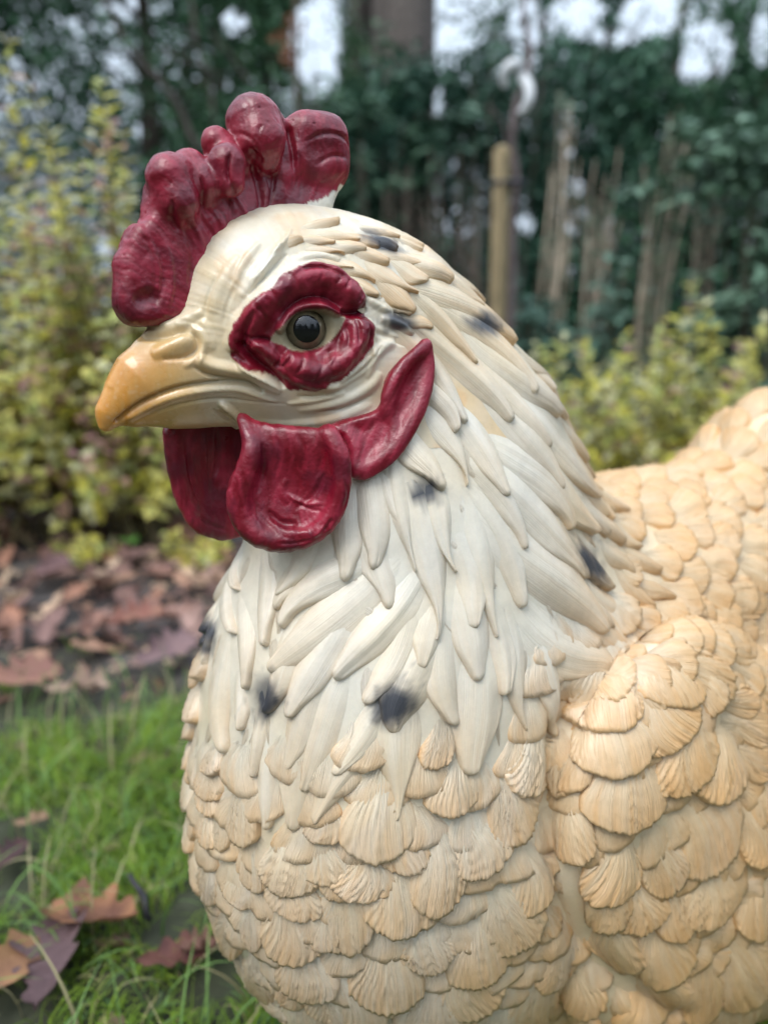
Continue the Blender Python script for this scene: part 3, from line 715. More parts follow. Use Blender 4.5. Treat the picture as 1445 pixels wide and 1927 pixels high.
CREST = [(576, 466, 612, 470, 651, 483, 26), (566, 478, 620, 488, 668, 510, 24), (640, 488, 675, 508, 702, 540, 30), (655, 466, 698, 478, 734, 498, 26), (700, 498, 745, 520, 784, 562, 40), (712, 520, 752, 555, 783, 588, 38),
         (738, 486, 776, 500, 807, 530, 38), (680, 430, 720, 436, 754, 452, 26), (738, 446, 768, 452, 796, 468, 26), (716, 476, 756, 482, 796, 500, 24), (560, 452, 596, 452, 632, 454, 18), (573, 430, 608, 420, 640, 418, 18), (696, 452, 722, 458, 748, 474, 22),
         (600, 440, 640, 440, 680, 452, 22), (758, 598, 786, 604, 813, 622, 24), (520, 470, 545, 462, 572, 450, 20), (640, 440, 680, 450, 716, 470, 24), (730, 560, 755, 578, 772, 596, 24), (660, 520, 690, 535, 712, 560, 22), (610, 455, 650, 462, 690, 480, 24)]
WINGF = zs(840, 1200, 2.388, [(690, 190, 720, 318, 300), (1000, 190, 1025, 330, 310), (715, 270, 715, 442, 360), (960, 300, 1060, 447, 320), (720, 400, 770, 624, 365), (1050, 420, 1110, 642, 355), (1225, 440, 1190, 740, 345), (545, 470, 560, 702, 240), (800, 590, 790, 860, 380),
         (1050, 630, 1215, 1008, 345), (525, 690, 590, 994, 310), (1330, 700, 1400, 1012, 230), (800, 840, 690, 1174, 265), (930, 820, 980, 1148, 218), (1170, 990, 1150, 1282, 345), (1420, 1000, 1370, 1342, 240), (860, 1060, 850, 1302, 250), (700, 1190, 780, 1452, 270),
         (960, 1220, 950, 1527, 285), (1190, 1290, 1390, 1594, 280), (860, 1390, 960, 1667, 330), (1120, 1320, 1130, 1708, 225), (1260, 1440, 1310, 1740, 215), (1180, 270, 1372, 292, 140), (1200, 380, 1432, 402, 160), (1260, 490, 1450, 560, 190), (1350, 620, 1440, 800, 200), (1420, 830, 1450, 1010, 200),
         (1300, 1290, 1430, 1500, 200), (1420, 1440, 1450, 1660, 180), (1380, 700, 1500, 900, 200), (640, 1000, 720, 1290, 220), (1000, 1080, 1040, 1330, 200)])
BREAST = [(830, 1335, 819, 1450, 60), (855, 1410, 851, 1535, 96), (1000, 1325, 995, 1495, 122), (930, 1425, 978, 1579, 100), (884, 1515, 905, 1643, 114), (816, 1525, 820, 1715, 104), (760, 1590, 742, 1750, 122), (989, 1570, 1003, 1710, 112),
          (918, 1640, 979, 1777, 114), (1022, 1690, 1037, 1757, 50), (895, 1695, 910, 1836, 128), (805, 1708, 800, 1820, 98), (722, 1745, 729, 1886, 124), (858, 1770, 900, 1898, 134), (1070, 1725, 1034, 1852, 90), (1005, 1796, 998, 1925, 104),
          (816, 1811, 822, 1950, 134), (935, 1870, 948, 1955, 100), (714, 1425, 718, 1617, 128), (690, 1580, 672, 1686, 112), (627, 1630, 664, 1788, 98), (616, 1490, 606, 1586, 76), (540, 1545, 548, 1679, 114), (556, 1640, 548, 1717, 104),
          (548, 1670, 540, 1800, 108), (465, 1440, 458, 1587, 70), (477, 1566, 477, 1671, 66), (456, 1628, 452, 1697, 80), (477, 1682, 477, 1776, 54), (392, 1505, 394, 1586, 80), (398, 1460, 398, 1534, 68), (402, 1425, 394, 1500, 74), (402, 1388, 408, 1460, 60),
          (369, 1360, 363, 1474, 42), (373, 1296, 365, 1364, 46), (373, 1250, 368, 1307, 36), (390, 1566, 402, 1692, 66), (431, 1686, 436, 1792, 66), (573, 1750, 573, 1866, 110), (536, 1806, 552, 1883, 84), (610, 1836, 622, 1912, 84), (639, 1805, 693, 1924, 108),
          (560, 1850, 572, 1945, 112), (440, 1768, 455, 1872, 62), (480, 1780, 492, 1882, 62), (500, 1852, 520, 1945, 66), (600, 1560, 612, 1660, 90), (760, 1520, 770, 1640, 90), (640, 1560, 640, 1690, 70), (600, 1680, 606, 1780, 84), (1060, 1370, 1048, 1500, 70),
          (690, 1900, 700, 1990, 110), (770, 1900, 775, 1990, 100), (880, 1900, 880, 1990, 110), (420, 1500, 425, 1600, 50), (360, 1470, 372, 1580, 40), (372, 1590, 390, 1680, 44), (400, 1690, 412, 1770, 46), (1080, 1800, 1090, 1900, 80)]
SADDLE = [(1200, 1150, 1192, 1190, 60), (1190, 1185, 1266, 1190, 76), (1256, 1192, 1334, 1208, 94), (1325, 1200, 1400, 1214, 90), (1390, 1205, 1462, 1218, 96), (1300, 1140, 1432, 1130, 64), (1180, 1238, 1272, 1264, 34), (1150, 1276, 1273, 1288, 30), (1220, 1160, 1320, 1140, 56),
          (1150, 1050, 1200, 1085, 60), (1250, 1250, 1370, 1290, 80), (1350, 1240, 1470, 1280, 90)]
WHICH = {}
def build_feathers(F, nu, nv, kind, far=False):
    """F: list of dicts root, mid, tip (hen frame), w, type, lift, seed -> V (n, nv, nu, 3), colours, u, v"""
    n = len(F); R0 = np.array([f['r'] for f in F]); M0 = np.array([f['m'] for f in F]); T0 = np.array([f['t'] for f in F]); Wd = np.array([f['w'] for f in F])
    lift = np.array([f['lift'] for f in F]); ty = np.array([f['type'] for f in F]); sd = np.array([f['seed'] for f in F], float)
    u = np.sin(np.linspace(-1, 1, nu) * math.pi / 2) * .5 + np.linspace(-1, 1, nu) * .5
    v = np.linspace(0, 1, nv) ** .8
    U, Vv = np.meshgrid(u, v); U = U[None]; S_ = Vv[None]                       # (1,nv,nu)
    hk = (ty != 1)[:, None, None]; pt = (ty == 2)[:, None, None]
    s3 = sd[:, None, None]
    def n1(x, s, f): return vnoise(np.stack([np.broadcast_to(x, (n, nv, nu)).ravel() * f, np.broadcast_to(s, (n, nv, nu)).ravel() * 7.31, np.zeros(n * nv * nu)], 1), 1, 77).reshape(n, nv, nu)
    au = np.abs(U)
    crown = np.where(hk, .13 + .0 * U, .24 + .05 * np.sin(s3 * 9)) * au ** 2.3 + np.where(hk, 0, .018) * n1(U, s3, 5) + np.where(hk, 0, .018) * n1(U, s3 + 3, 16) + np.where(hk, 0, .035) * np.sin(s3 * 5) * U
    se = S_ * (1 - crown * sstep(.2, 1, S_))
    Wf = .34 + .66 * sstep(0, .8, S_) ** .9
    Wh = (.55 + .45 * sstep(0, .4, S_)) * (1 - .56 * sstep(.5, 1.02, S_) ** 1.3)
    Wp = (.5 + .5 * sstep(0, .4, S_)) * (1 - .90 * sstep(.35, 1.0, S_))
    W_ = Wd[:, None, None] * np.where(pt, Wp, np.where(hk, Wh, Wf))
    a0, b0, c0 = [x[:, None, None, :] for x in (R0, M0, T0)]; t = se[..., None]
    P = a0 * (1 - t) ** 2 + 2 * b0 * t * (1 - t) + c0 * t * t
    D = 2 * (b0 - a0) * (1 - t) + 2 * (c0 - b0) * t
    Pc = snap(sdf_all, P.reshape(-1, 3), 2); Nn = grad(sdf_all, Pc)
    D = D.reshape(-1, 3); D = D - (D * Nn).sum(1)[:, None] * Nn; D /= np.linalg.norm(D, axis=1)[:, None] + 1e-12
    side = np.cross(Nn, D)
    sway = (np.sin(s3 * 13) * .17 * np.sin(se * 5 + s3 * 3)) * Wd[:, None, None] * np.where(hk, 1, .5)
    Q = Pc + side * ((U * W_ / 2 + sway).reshape(-1, 1))
    Q = snap(sdf_all, Q, 2); Nn = grad(sdf_all, Q)
    L = np.linalg.norm(M0 - R0, axis=1) + np.linalg.norm(T0 - M0, axis=1)
    T = np.where(hk, -.0013 + (lift[:, None, None] + .0013) * S_ ** .95, -.0010 + (lift[:, None, None] + .0010) * S_ ** .95)
    dome = np.where(hk, .09, .095) * W_ * (1 - U ** 2) * np.where(hk, sstep(.0, .7, S_), sstep(0, .5, S_))
    e = np.minimum((1 - au) * W_ / 2, (1 - S_) * L[:, None, None] * np.where(hk, .6, 1))
    er = np.where(hk, np.minimum(.0045, W_ * .40), .0030)
    f = np.sqrt(np.clip(1 - (1 - np.clip(e / er, 0, 1)) ** 2, 0, 1))
    et = np.clip((1 - S_) * L[:, None, None] * .6 / er, 0, 1); ftip = np.sqrt(np.clip(1 - (1 - et) ** 2, 0, 1))
    lee = np.sign(np.sin(s3 * 21)); crisp = sstep(.45, .95, S_ + .22 * U * lee)
    fsoft = ftip * np.cos(np.clip(au, 0, 1) * math.pi / 2) ** .9
    f = np.where(hk, fsoft + (f - fsoft) * crisp * .8, f)
    amp = np.where(hk, .00022, .00095) * np.clip(Wd / .03, .5, 1.2)[:, None, None]
    ng = np.where(hk, 5.5, 13 + 3 * np.sin(s3 * 3))
    kap = np.where(hk, .12, .25 + .30 * (1 + np.sin(s3 * 11)))
    warp = (au - kap * S_ ** 1.6) * ng * (1 + .25 * (1 - S_)) * np.where(U < 0, 1.12, 1) + .9 * n1(U * 3 + S_ * .8, s3 + 1, 1) + .5 * n1(S_ * 4, s3 + U * .2, 1)
    gr = 1 - 2 * np.abs(np.sin(warp * math.pi / 2 + s3)) ** .7
    gr = gr * (.55 + .45 * n1(U * 6, s3 + 5, 1))
    big = n1(U * 2.4 + S_ * .3, s3 + 8, 1)
    h = (T + dome) * f - .0012 * (1 - f) + f * sstep(.03, .45, S_) * (amp * gr + np.where(hk, .0006, .0009) * big)
    cleft = np.zeros((n, nv, nu))
    for k in range(2):
        uc = np.sin(s3 * (17 + 9 * k) + k * 2) * .75
        cleft = cleft + np.exp(-((U - uc) / .045) ** 2) * sstep(.55, 1, S_)
    h = h - np.where(hk, .0006, .0016) * cleft * f
    h = h + np.where(hk, .0016, .0006) * U * np.sign(np.sin(s3 * 21)) * f * sstep(.2, .9, S_)
    X = Q + Nn * h.reshape(-1, 1)
    # paint
    Qf = Q; tone = vnoise(np.stack([s3.ravel() * 3.7, 0 * sd, 0 * sd], 1), 1, 5)[:, None, None]
    base = body_col(Qf).reshape(n, nv, nu, 3)
    warm = sstep(-.06, -.25, Qf[:, 0] + .25 * (Qf[:, 2] - .25)).reshape(n, nv, nu); low = sstep(.33, .25, Qf[:, 2]).reshape(n, nv, nu)
    grv = n1(U * 12, s3 + 2, 1) * .5 + .5
    hd = sstep(.44, .48, Qf[:, 2]).reshape(n, nv, nu)
    wl = np.where(hk, .20 + .66 * warm + .10 * low + .55 * hd, .70 + .32 * warm)
    tanm = wl * (sstep(.25, 1.0, S_) * .55 + .45 * (1 - f) * sstep(.3, .6, S_) + .42 * grv * sstep(.1, .5, S_) + .12 * tone)
    col = lerp(base, np.broadcast_to(TAN, base.shape), np.clip(tanm, 0, .85))
    col = lerp(col, np.broadcast_to(np.array([.72, .49, .24]), base.shape), np.clip(.45 * wl * sstep(.88, 1, S_) * np.where(hk, .5, 1) + 0 * warm, 0, 1))
    wht = sstep(.35, .7, n1(U * 1.5 + S_ * 2, s3 + 12, 1)) * .14 * (1 - .5 * warm)
    col = lerp(col, np.broadcast_to(np.array([.70, .69, .66]), base.shape), wht)
    col = col.reshape(-1, 3)
    if not far: col = lerp(col, INK, spot_mask(Qf) * .97)
    return X.reshape(n, nv, nu, 3), col.reshape(n, nv, nu, 3), np.broadcast_to(U * 26 + s3 * 10, (n, nv, nu)), np.broadcast_to(S_ * 1.6 + s3, (n, nv, nu))
def grid_faces(nv, nu):
    j, i = np.meshgrid(range(nv - 1), range(nu - 1), indexing='ij'); k = (j * nu + i).ravel()
    return np.stack([k, k + 1, k + nu + 1, k + nu], 1)[:, ::-1]
def from_px(rows, typ, lift, seed0):
    F = []
    for i, r in enumerate(rows):
        if len(r) == 5: rx, ry, tx, ty_, w_ = r; mx_, my = (rx + tx) / 2, (ry + ty_) / 2
        else: rx, ry, mx_, my, tx, ty_, w_ = r
        F.append((rx, ry, mx_, my, tx, ty_, w_))
    a = np.array(F, float)
    rt_, dr = hit(sdf_all, a[:, 0], a[:, 1]); md, dm = hit(sdf_all, a[:, 2], a[:, 3]); tp, dt = hit(sdf_all, a[:, 4], a[:, 5])
    out = []
    for i in range(len(a)):
        if min(dr[i], dm[i]) > .02: continue
        dep = float((to_world(tp[i]) - C0) @ FW)
        ti = typ if not (typ == 0 and i in POINTED) else 2
        if typ == 1:
            wm_ = a[i, 6] * dep / FPX * 1.18; ln_ = np.linalg.norm(tp[i] - rt_[i])
            if ln_ < .95 * wm_:
                k_ = .95 * wm_ / ln_; rt_[i] = tp[i] + (rt_[i] - tp[i]) * k_; md[i] = (rt_[i] + tp[i]) / 2
        if typ == 0: rt_[i] = rt_[i] + (rt_[i] - md[i]) * 1.1
        if len(rows) < 30 and typ == 0: a[i, 6] *= 1.25
        lf = lift * (.85 + .4 * ((i * 7919) % 13) / 13)
        out.append(dict(r=rt_[i], m=md[i], t=tp[i], w=a[i, 6] * dep / FPX * (1.38 if typ == 0 else 1.18), type=ti, lift=lf, seed=seed0 + i * .37))
    return out
def emit(F, nu, nv, name, parent, far=False, joined=None, M_FEATH=M_FEATH):
    X, Cc, Uu, Vv = build_feathers(F, nu, nv, name, far); fc = grid_faces(nv, nu)
    if joined:
        n = len(F); big = np.concatenate([fc + k * nu * nv for k in range(n)])
        o = hen_part(joined, X.reshape(-1, 3), big, M_FEATH, parent, attrs={'col': Cc.reshape(-1, 3), 'fu': Uu.ravel(), 'fv': Vv.ravel()}); o['kind'] = 'stuff'; return
    for k in range(len(F)):
        hen_part(name, X[k].reshape(-1, 3), fc, M_FEATH, parent, attrs={'col': Cc[k].reshape(-1, 3), 'fu': Uu[k].ravel(), 'fv': Vv[k].ravel()})
wings = []
for sg in (1, -1):
    fn = lambda Q: np.maximum(sdf_wing(Q) + .004, -sg * Q[:, 1] + .07)
    V, Fq = mesh_sdf(fn, (-.50, .06 if sg > 0 else -.17, -.01), (-.08, .17 if sg > 0 else -.06, .30), .005, newton=0)
    wings.append(hen_part('wing', V, Fq, M_RESIN, attrs={'col': body_col(V)}))
FH = from_px(HACK, 0, .0044, 1.0); FC = from_px(CREST, 0, .0026, 60.0); FWg = from_px(WINGF, 1, .0052, 100.0); FB = from_px(BREAST, 1, .0045, 200.0); FS = from_px(SADDLE, 1, .0050, 300.0)
emit(FH, 33, 26, 'feather', HEN, M_FEATH=M_HACK); emit(FC, 21, 14, 'feather', HEN, M_FEATH=M_HACK); emit(FB, 47, 22, 'feather', HEN); emit(FS, 41, 18, 'feather', HEN); emit(FWg, 49, 22, 'feather', wings[0])

# the rest of the coat: seeds spread over the whole surface, flow running back and down
V, Fq = mesh_sdf(sdf_all, (-.74, -.21, -.10), (.13, .21, .56), .006, newton=0)
def flow_dir(Q, N):
    q = Q; wa = np.clip(sstep(-.06, -.34, q[:, 0]) * .9 + sstep(.5, .95, N[:, 2]) * .8, 0, 1.2)
    necky = sstep(.29, .34, q[:, 2]) * sstep(-.36, -.28, q[:, 0])
    wa = wa * (1 - necky) + necky * .45
    d = np.stack([-wa, 0 * wa, -(1.05 - .8 * np.clip(wa, 0, 1)) * (1 - 1.0 * sstep(-.42, -.5, q[:, 0]))], 1)
    d[:, 0] -= necky * .1
    d = d - (d * N).sum(1)[:, None] * N; return d / (np.linalg.norm(d, axis=1)[:, None] + 1e-9)
Vn = grad(sdf_all, V)
order = rng.permutation(len(V)); taken = []; cell = {}
def try_seed(p, rad):
    k = tuple((p // .03).astype(int))
    for a in (-1, 0, 1):
        for b in (-1, 0, 1):
            for c_ in (-1, 0, 1):
                for q in cell.get((k[0] + a, k[1] + b, k[2] + c_), ()):
                    if ((p - q) ** 2).sum() < rad * rad: return False
    cell.setdefault(k, []).append(p); return True
seeds = [i for i in order if not (V[i, 2] > .415 and V[i, 0] > -.12) and V[i, 2] > -.085 and try_seed(V[i], .0205 if V[i, 0] > -.33 else .0245)]
sQ = V[seeds]; sN = Vn[seeds]; sD = flow_dir(sQ, sN)
px_, py_ = proj(to_world(sQ)); toC = to_hen(C0) - sQ; face = (sN * toC).sum(1) / np.linalg.norm(toC, axis=1)
hand = (face > .12) & ((px_ < 1110) | ((py_ > 1290) & (px_ < 1445))) & (py_ < 1960)
A0, A1 = [], []
wm = poly2(px_, py_, [(420, 760), (665, 780), (690, 900), (665, 1010), (600, 1060), (480, 1060), (405, 1010)])
for i in range(len(seeds)):
    neck = (sQ[i, 2] > .30 and sQ[i, 0] > -.25) or (hand[i] and py_[i] < 1400 and px_[i] < 980)
    if face[i] > 0 and wm[i] < 0: continue
    Ln = (.050 if neck else (.036 if not (sQ[i, 0] < -.36) else .042)) * rng.uniform(.9, 1.15); wd = (.019 if neck else .036 if sQ[i, 0] > -.36 else .037) * rng.uniform(.85, 1.15)
    d = sD[i] + (.05 if hand[i] else .14) * np.cross(sN[i], sD[i]) * rng.uniform(-1, 1)
    f = dict(r=sQ[i] - d * Ln * .55, m=sQ[i], t=sQ[i] + d * Ln * .45, w=wd, type=0 if neck else 1, lift=((-.0012 if neck else .0016) if hand[i] else (.0052 if sQ[i, 0] > -.36 else .0062)) * rng.uniform(.8, 1.3), seed=400 + i * .41)
    vis = (face[i] > -.1) and not hand[i] and -30 < px_[i] < 1480 and py_[i] < 1950
    (A1 if vis else A0).append(f)
print('feathers', len(FH) + len(FC) + len(FB) + len(FS) + len(FWg), 'auto seen', len(A1), 'rest', len(A0))
room = 296 - (len(FH) + len(FC) + len(FB) + len(FS))
emit(A1[:room], 25, 12, 'feather', HEN)
if A1[room:]: A0 += A1[room:]
emit(A0, 15, 9, 'feather', HEN, joined='plumage')
# ------------------------------------------------------------------ ground
def attr_mat(name, rough=.6, spec=.4, trans=0.0, noise=0.0, nscale=30):
    m = mat(name, rough=rough); T = m.node_tree; b = T.nodes['Principled BSDF']
    a = T.nodes.new('ShaderNodeAttribute'); a.attribute_name = 'col'; src = a.outputs['Color']
    if noise:
        tc = T.nodes.new('ShaderNodeTexCoord'); n = T.nodes.new('ShaderNodeTexNoise'); n.inputs['Scale'].default_value = nscale; n.inputs['Detail'].default_value = 6
        T.links.new(tc.outputs['Object'], n.inputs['Vector'])
        mr = T.nodes.new('ShaderNodeMapRange'); mr.inputs[1].default_value = .25; mr.inputs[2].default_value = .75; mr.inputs[3].default_value = 1 - noise; mr.inputs[4].default_value = 1 + noise
        T.links.new(n.outputs['Fac'], mr.inputs[0])
        v = T.nodes.new('ShaderNodeVectorMath'); v.operation = 'SCALE'; T.links.new(src, v.inputs[0]); T.links.new(mr.outputs[0], v.inputs['Scale']); src = v.outputs[0]
        bp = T.nodes.new('ShaderNodeBump'); bp.inputs['Strength'].default_value = .5; bp.inputs['Distance'].default_value = .004; T.links.new(n.outputs['Fac'], bp.inputs['Height']); T.links.new(bp.outputs[0], b.inputs['Normal'])
    T.links.new(src, b.inputs['Base Color']); b.inputs['Specular IOR Level'].default_value = spec
    if trans:
        tr = T.nodes.new('ShaderNodeBsdfTranslucent'); mxs = T.nodes.new('ShaderNodeMixShader'); mxs.inputs[0].default_value = trans
        T.links.new(src, tr.inputs['Color']); out = T.nodes['Material Output']
        T.links.new(b.outputs[0], mxs.inputs[1]); T.links.new(tr.outputs[0], mxs.inputs[2]); T.links.new(mxs.outputs[0], out.inputs['Surface'])
    return m
M_SOIL = attr_mat('soil', .9, .3, noise=.35, nscale=45); M_GRASS = attr_mat('grass_blade', .55, .25, .35); M_LEAFV = attr_mat('variegated_leaf', .5, .30, .38)
M_EVER = attr_mat('evergreen_leaf', .5, .30, .12); M_BARK = attr_mat('bark', .85, .3, noise=.35, nscale=25); M_LITTER = attr_mat('dead_leaf', .62, .35, .18, noise=.28, nscale=70)
def gz(x, y):
    P = np.stack([x, y, 0 * x], 1)
    return .012 * vnoise(P, 2.2, 201) + .006 * vnoise(P, 9, 202) + .0025 * vnoise(P, 40, 203) - .006
def axis_pts(lo, a, b, hi, fine, n_out):
    g = np.linspace(0, 1, n_out) ** 2.2
    return np.concatenate([a - (a - lo) * g[::-1][:-1], np.linspace(a, b, fine), b + (hi - b) * g[1:]])
xs = axis_pts(-60, -1.6, 1.6, 60, 230, 22); ys = axis_pts(-40, -.1, 3.0, 80, 220, 22)
Xg, Yg = np.meshgrid(xs, ys); P = np.stack([Xg.ravel(), Yg.ravel()], 1)
Z = gz(P[:, 0], P[:, 1]); V = np.stack([P[:, 0], P[:, 1], Z], 1)
nse = fbm(V, 6, 205); lawn = sstep(1.38, 1.02, V[:, 1] + .10 * nse + .12 * V[:, 0] * 0) 
cg = lerp(np.broadcast_to(np.array([.040, .034, .032]), V.shape), np.array([.085, .075, .072]), sstep(-.1, .6, fbm(V, 18, 206)))
cg = lerp(cg, np.array([.030, .040, .014]), lawn * .7)
nx_, ny_ = len(xs), len(ys); j, i = np.meshgrid(range(ny_ - 1), range(nx_ - 1), indexing='ij'); k = (j * nx_ + i).ravel()
g_ = mesh_obj('ground', V, np.stack([k, k + 1, k + nx_ + 1, k + nx_], 1), M_SOIL, world=True, attrs={'col': cg}); tag(g_, kind='structure')

# grass ----------------------------------------------------------
def blades(P, ln, wd, ang, lean, col, name, mat_, segs=4):
    n = len(P); t = np.linspace(0, 1, segs + 1)[None, :]
    dx, dy = np.cos(ang)[:, None], np.sin(ang)[:, None]; ln = ln[:, None]; lean = lean[:, None]
    th = lean * t ** 1.2
    out = np.cumsum(np.concatenate([np.zeros((n, 1)), np.sin(th[:, 1:]) * ln / segs], 1), 1); up = np.cumsum(np.concatenate([np.zeros((n, 1)), np.cos(th[:, 1:]) * ln / segs], 1), 1)
    c = np.stack([P[:, :1] + dx * out, P[:, 1:2] + dy * out, P[:, 2:3] + up], 2)
    tw = ang[:, None] + math.pi / 2 + rng.normal(0, .5, (n, 1)); w_ = wd[:, None] * (1 - t ** 2.2 * .92) / 2
    s = np.stack([np.cos(tw) * w_, np.sin(tw) * w_, 0 * w_], 2)
    V = np.stack([c - s, c + s], 2).reshape(-1, 3)
    b = (np.arange(n) * (segs + 1) * 2)[:, None]; q = np.arange(segs)[None] * 2
    F_ = np.stack([b + q, b + q + 1, b + q + 3, b + q + 2], 2).reshape(-1, 4)
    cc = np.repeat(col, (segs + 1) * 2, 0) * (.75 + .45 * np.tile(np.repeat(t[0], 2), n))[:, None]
    return tag(mesh_obj(name, V, F_, mat_, world=True, smooth=True, attrs={'col': cc}), kind='stuff')
n = 95000
P = np.stack([rng.uniform(-1.15, .75, n), .28 + 1.15 * rng.random(n), np.zeros(n)], 1)
cl = fbm(P, 7, 211) + .5 * vnoise(P, 24, 212); edge = P[:, 1] + .12 * fbm(P, 6, 205) + .06 * cl
keep = (cl > -.22 + 1.1 * sstep(.98, 1.25, edge)) & (edge < 1.36) & (rng.random(n) < 1 - .75 * sstep(.98, 1.22, edge))
P = P[keep]; n = len(P); P[:, 2] = gz(P[:, 0], P[:, 1]) - .002
hue = vnoise(P, 5, 214)[:, None] * .5 + .5; rr_ = rng.random((n, 1))
col = lerp(np.array([[.11, .24, .02]]), np.array([[.31, .43, .055]]), np.clip(hue * .7 + rr_ * .5 - .1, 0, 1)[:, 0])
col = np.where(rng.random((n, 1)) < .12, np.array([[.16, .30, .12]]), col); col = np.where(rng.random((n, 1)) < .09, np.array([[.46, .40, .20]]), col)
col = col * rng.uniform(.7, 1.2, (n, 1))
cang = vnoise(P, 9, 216) * 5
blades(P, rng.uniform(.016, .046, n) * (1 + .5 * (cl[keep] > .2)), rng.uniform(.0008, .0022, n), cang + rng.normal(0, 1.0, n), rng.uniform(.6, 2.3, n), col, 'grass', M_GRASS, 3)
n = 1300; P = np.stack([rng.uniform(-1.0, .5, n), .4 + .75 * rng.random(n), np.zeros(n)], 1); P[:, 2] = gz(P[:, 0], P[:, 1])
col = np.where(rng.random((n, 1)) < .35, np.array([[.52, .46, .26]]), np.array([[.20, .34, .10]])) * rng.uniform(.7, 1.1, (n, 1))
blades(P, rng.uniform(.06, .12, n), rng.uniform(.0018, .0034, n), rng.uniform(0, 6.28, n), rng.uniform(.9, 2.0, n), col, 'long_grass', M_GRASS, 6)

# fallen oak leaves ----------------------------------------------
def oak_leaf(seed, nl=5, curl=.25):
    r = random.Random(seed); nt_, na = 31, 7; vs = []
    for j in range(nt_):
        t = j / (nt_ - 1); env = math.sin(math.pi * min(1, t * .96 + .03)) ** .75 * (.55 + .55 * t)
        lob = .80 + .22 * math.sin(t * nl * 2 * math.pi - 1.2) + .05 * r.uniform(-1, 1)
        hw = .34 * env * max(.3, lob) if t > .06 else .012
        for i in range(na):
            u = (i / (na - 1)) * 2 - 1
            vs.append([t - .5 - .05 * abs(u) * 0 + .07 * abs(u) * env, u * hw, curl * .5 * (u * hw * 3) ** 2 * (1 + .6 * math.sin(seed * 3 + 4 * t)) + curl * .35 * (t - .5) ** 2 + .016 * math.sin(7 * t * (1 + .2 * (seed % 3)) + 3 * u + seed) + .004 * r.uniform(-1, 1)])
    V = np.array(vs); V[:, 1] += .04 * np.sin(V[:, 0] * 3 + seed)
    return V, grid_faces(nt_, na)[:, ::-1], nt_, na
LEAFC = [(.33, .165, .11), (.38, .22, .15), (.27, .145, .11), (.22, .13, .115), (.42, .29, .20), (.16, .09, .075), (.30, .19, .16), (.50, .37, .26)]
leaf_mesh = []
for sdv in range(16):
    V, F_, a_n, b_n = oak_leaf(sdv, 3 + sdv % 3, .28 + .17 * (sdv % 4)); base = np.array(LEAFC[sdv % 8]) * 1.18
    uu = np.abs(np.tile(np.linspace(-1, 1, b_n), a_n))[:, None]
    c = base * (1 + .3 * fbm(V, 6, sdv)[:, None]); c = np.where(uu < .1, c * 1.25, c)
    o = mesh_obj('fallen_leaf', V, F_, M_LITTER, world=True, attrs={'col': c}); leaf_mesh.append(o.data); bpy.data.objects.remove(o)
def place_leaf(x, y, size, rz, mi, tilt=(0, 0), dz=.01, **kw):
    o = bpy.data.objects.new('fallen_leaf', leaf_mesh[mi % 16]); COL.objects.link(o)
    o.location = (x, y, float(gz(np.array([x]), np.array([y]))[0]) + dz); o.scale = (size,) * 3; o.rotation_euler = (tilt[0], tilt[1], rz)
    tag(o, **kw); return o
def colored_leaf(mi, c, seed):
    me = leaf_mesh[mi].copy(); n = len(me.vertices); co = np.zeros(n * 3, np.float32); me.vertices.foreach_get('co', co); co = co.reshape(-1, 3)
    k = np.array(c[0]) + (np.array(c[1]) - np.array(c[0])) * np.clip(.5 + .9 * fbm(co, 5, seed), 0, 1)[:, None]
    me.attributes['col'].data.foreach_set('color', np.concatenate([k, np.ones((n, 1))], 1).astype(np.float32).ravel()); leaf_mesh.append(me); return me
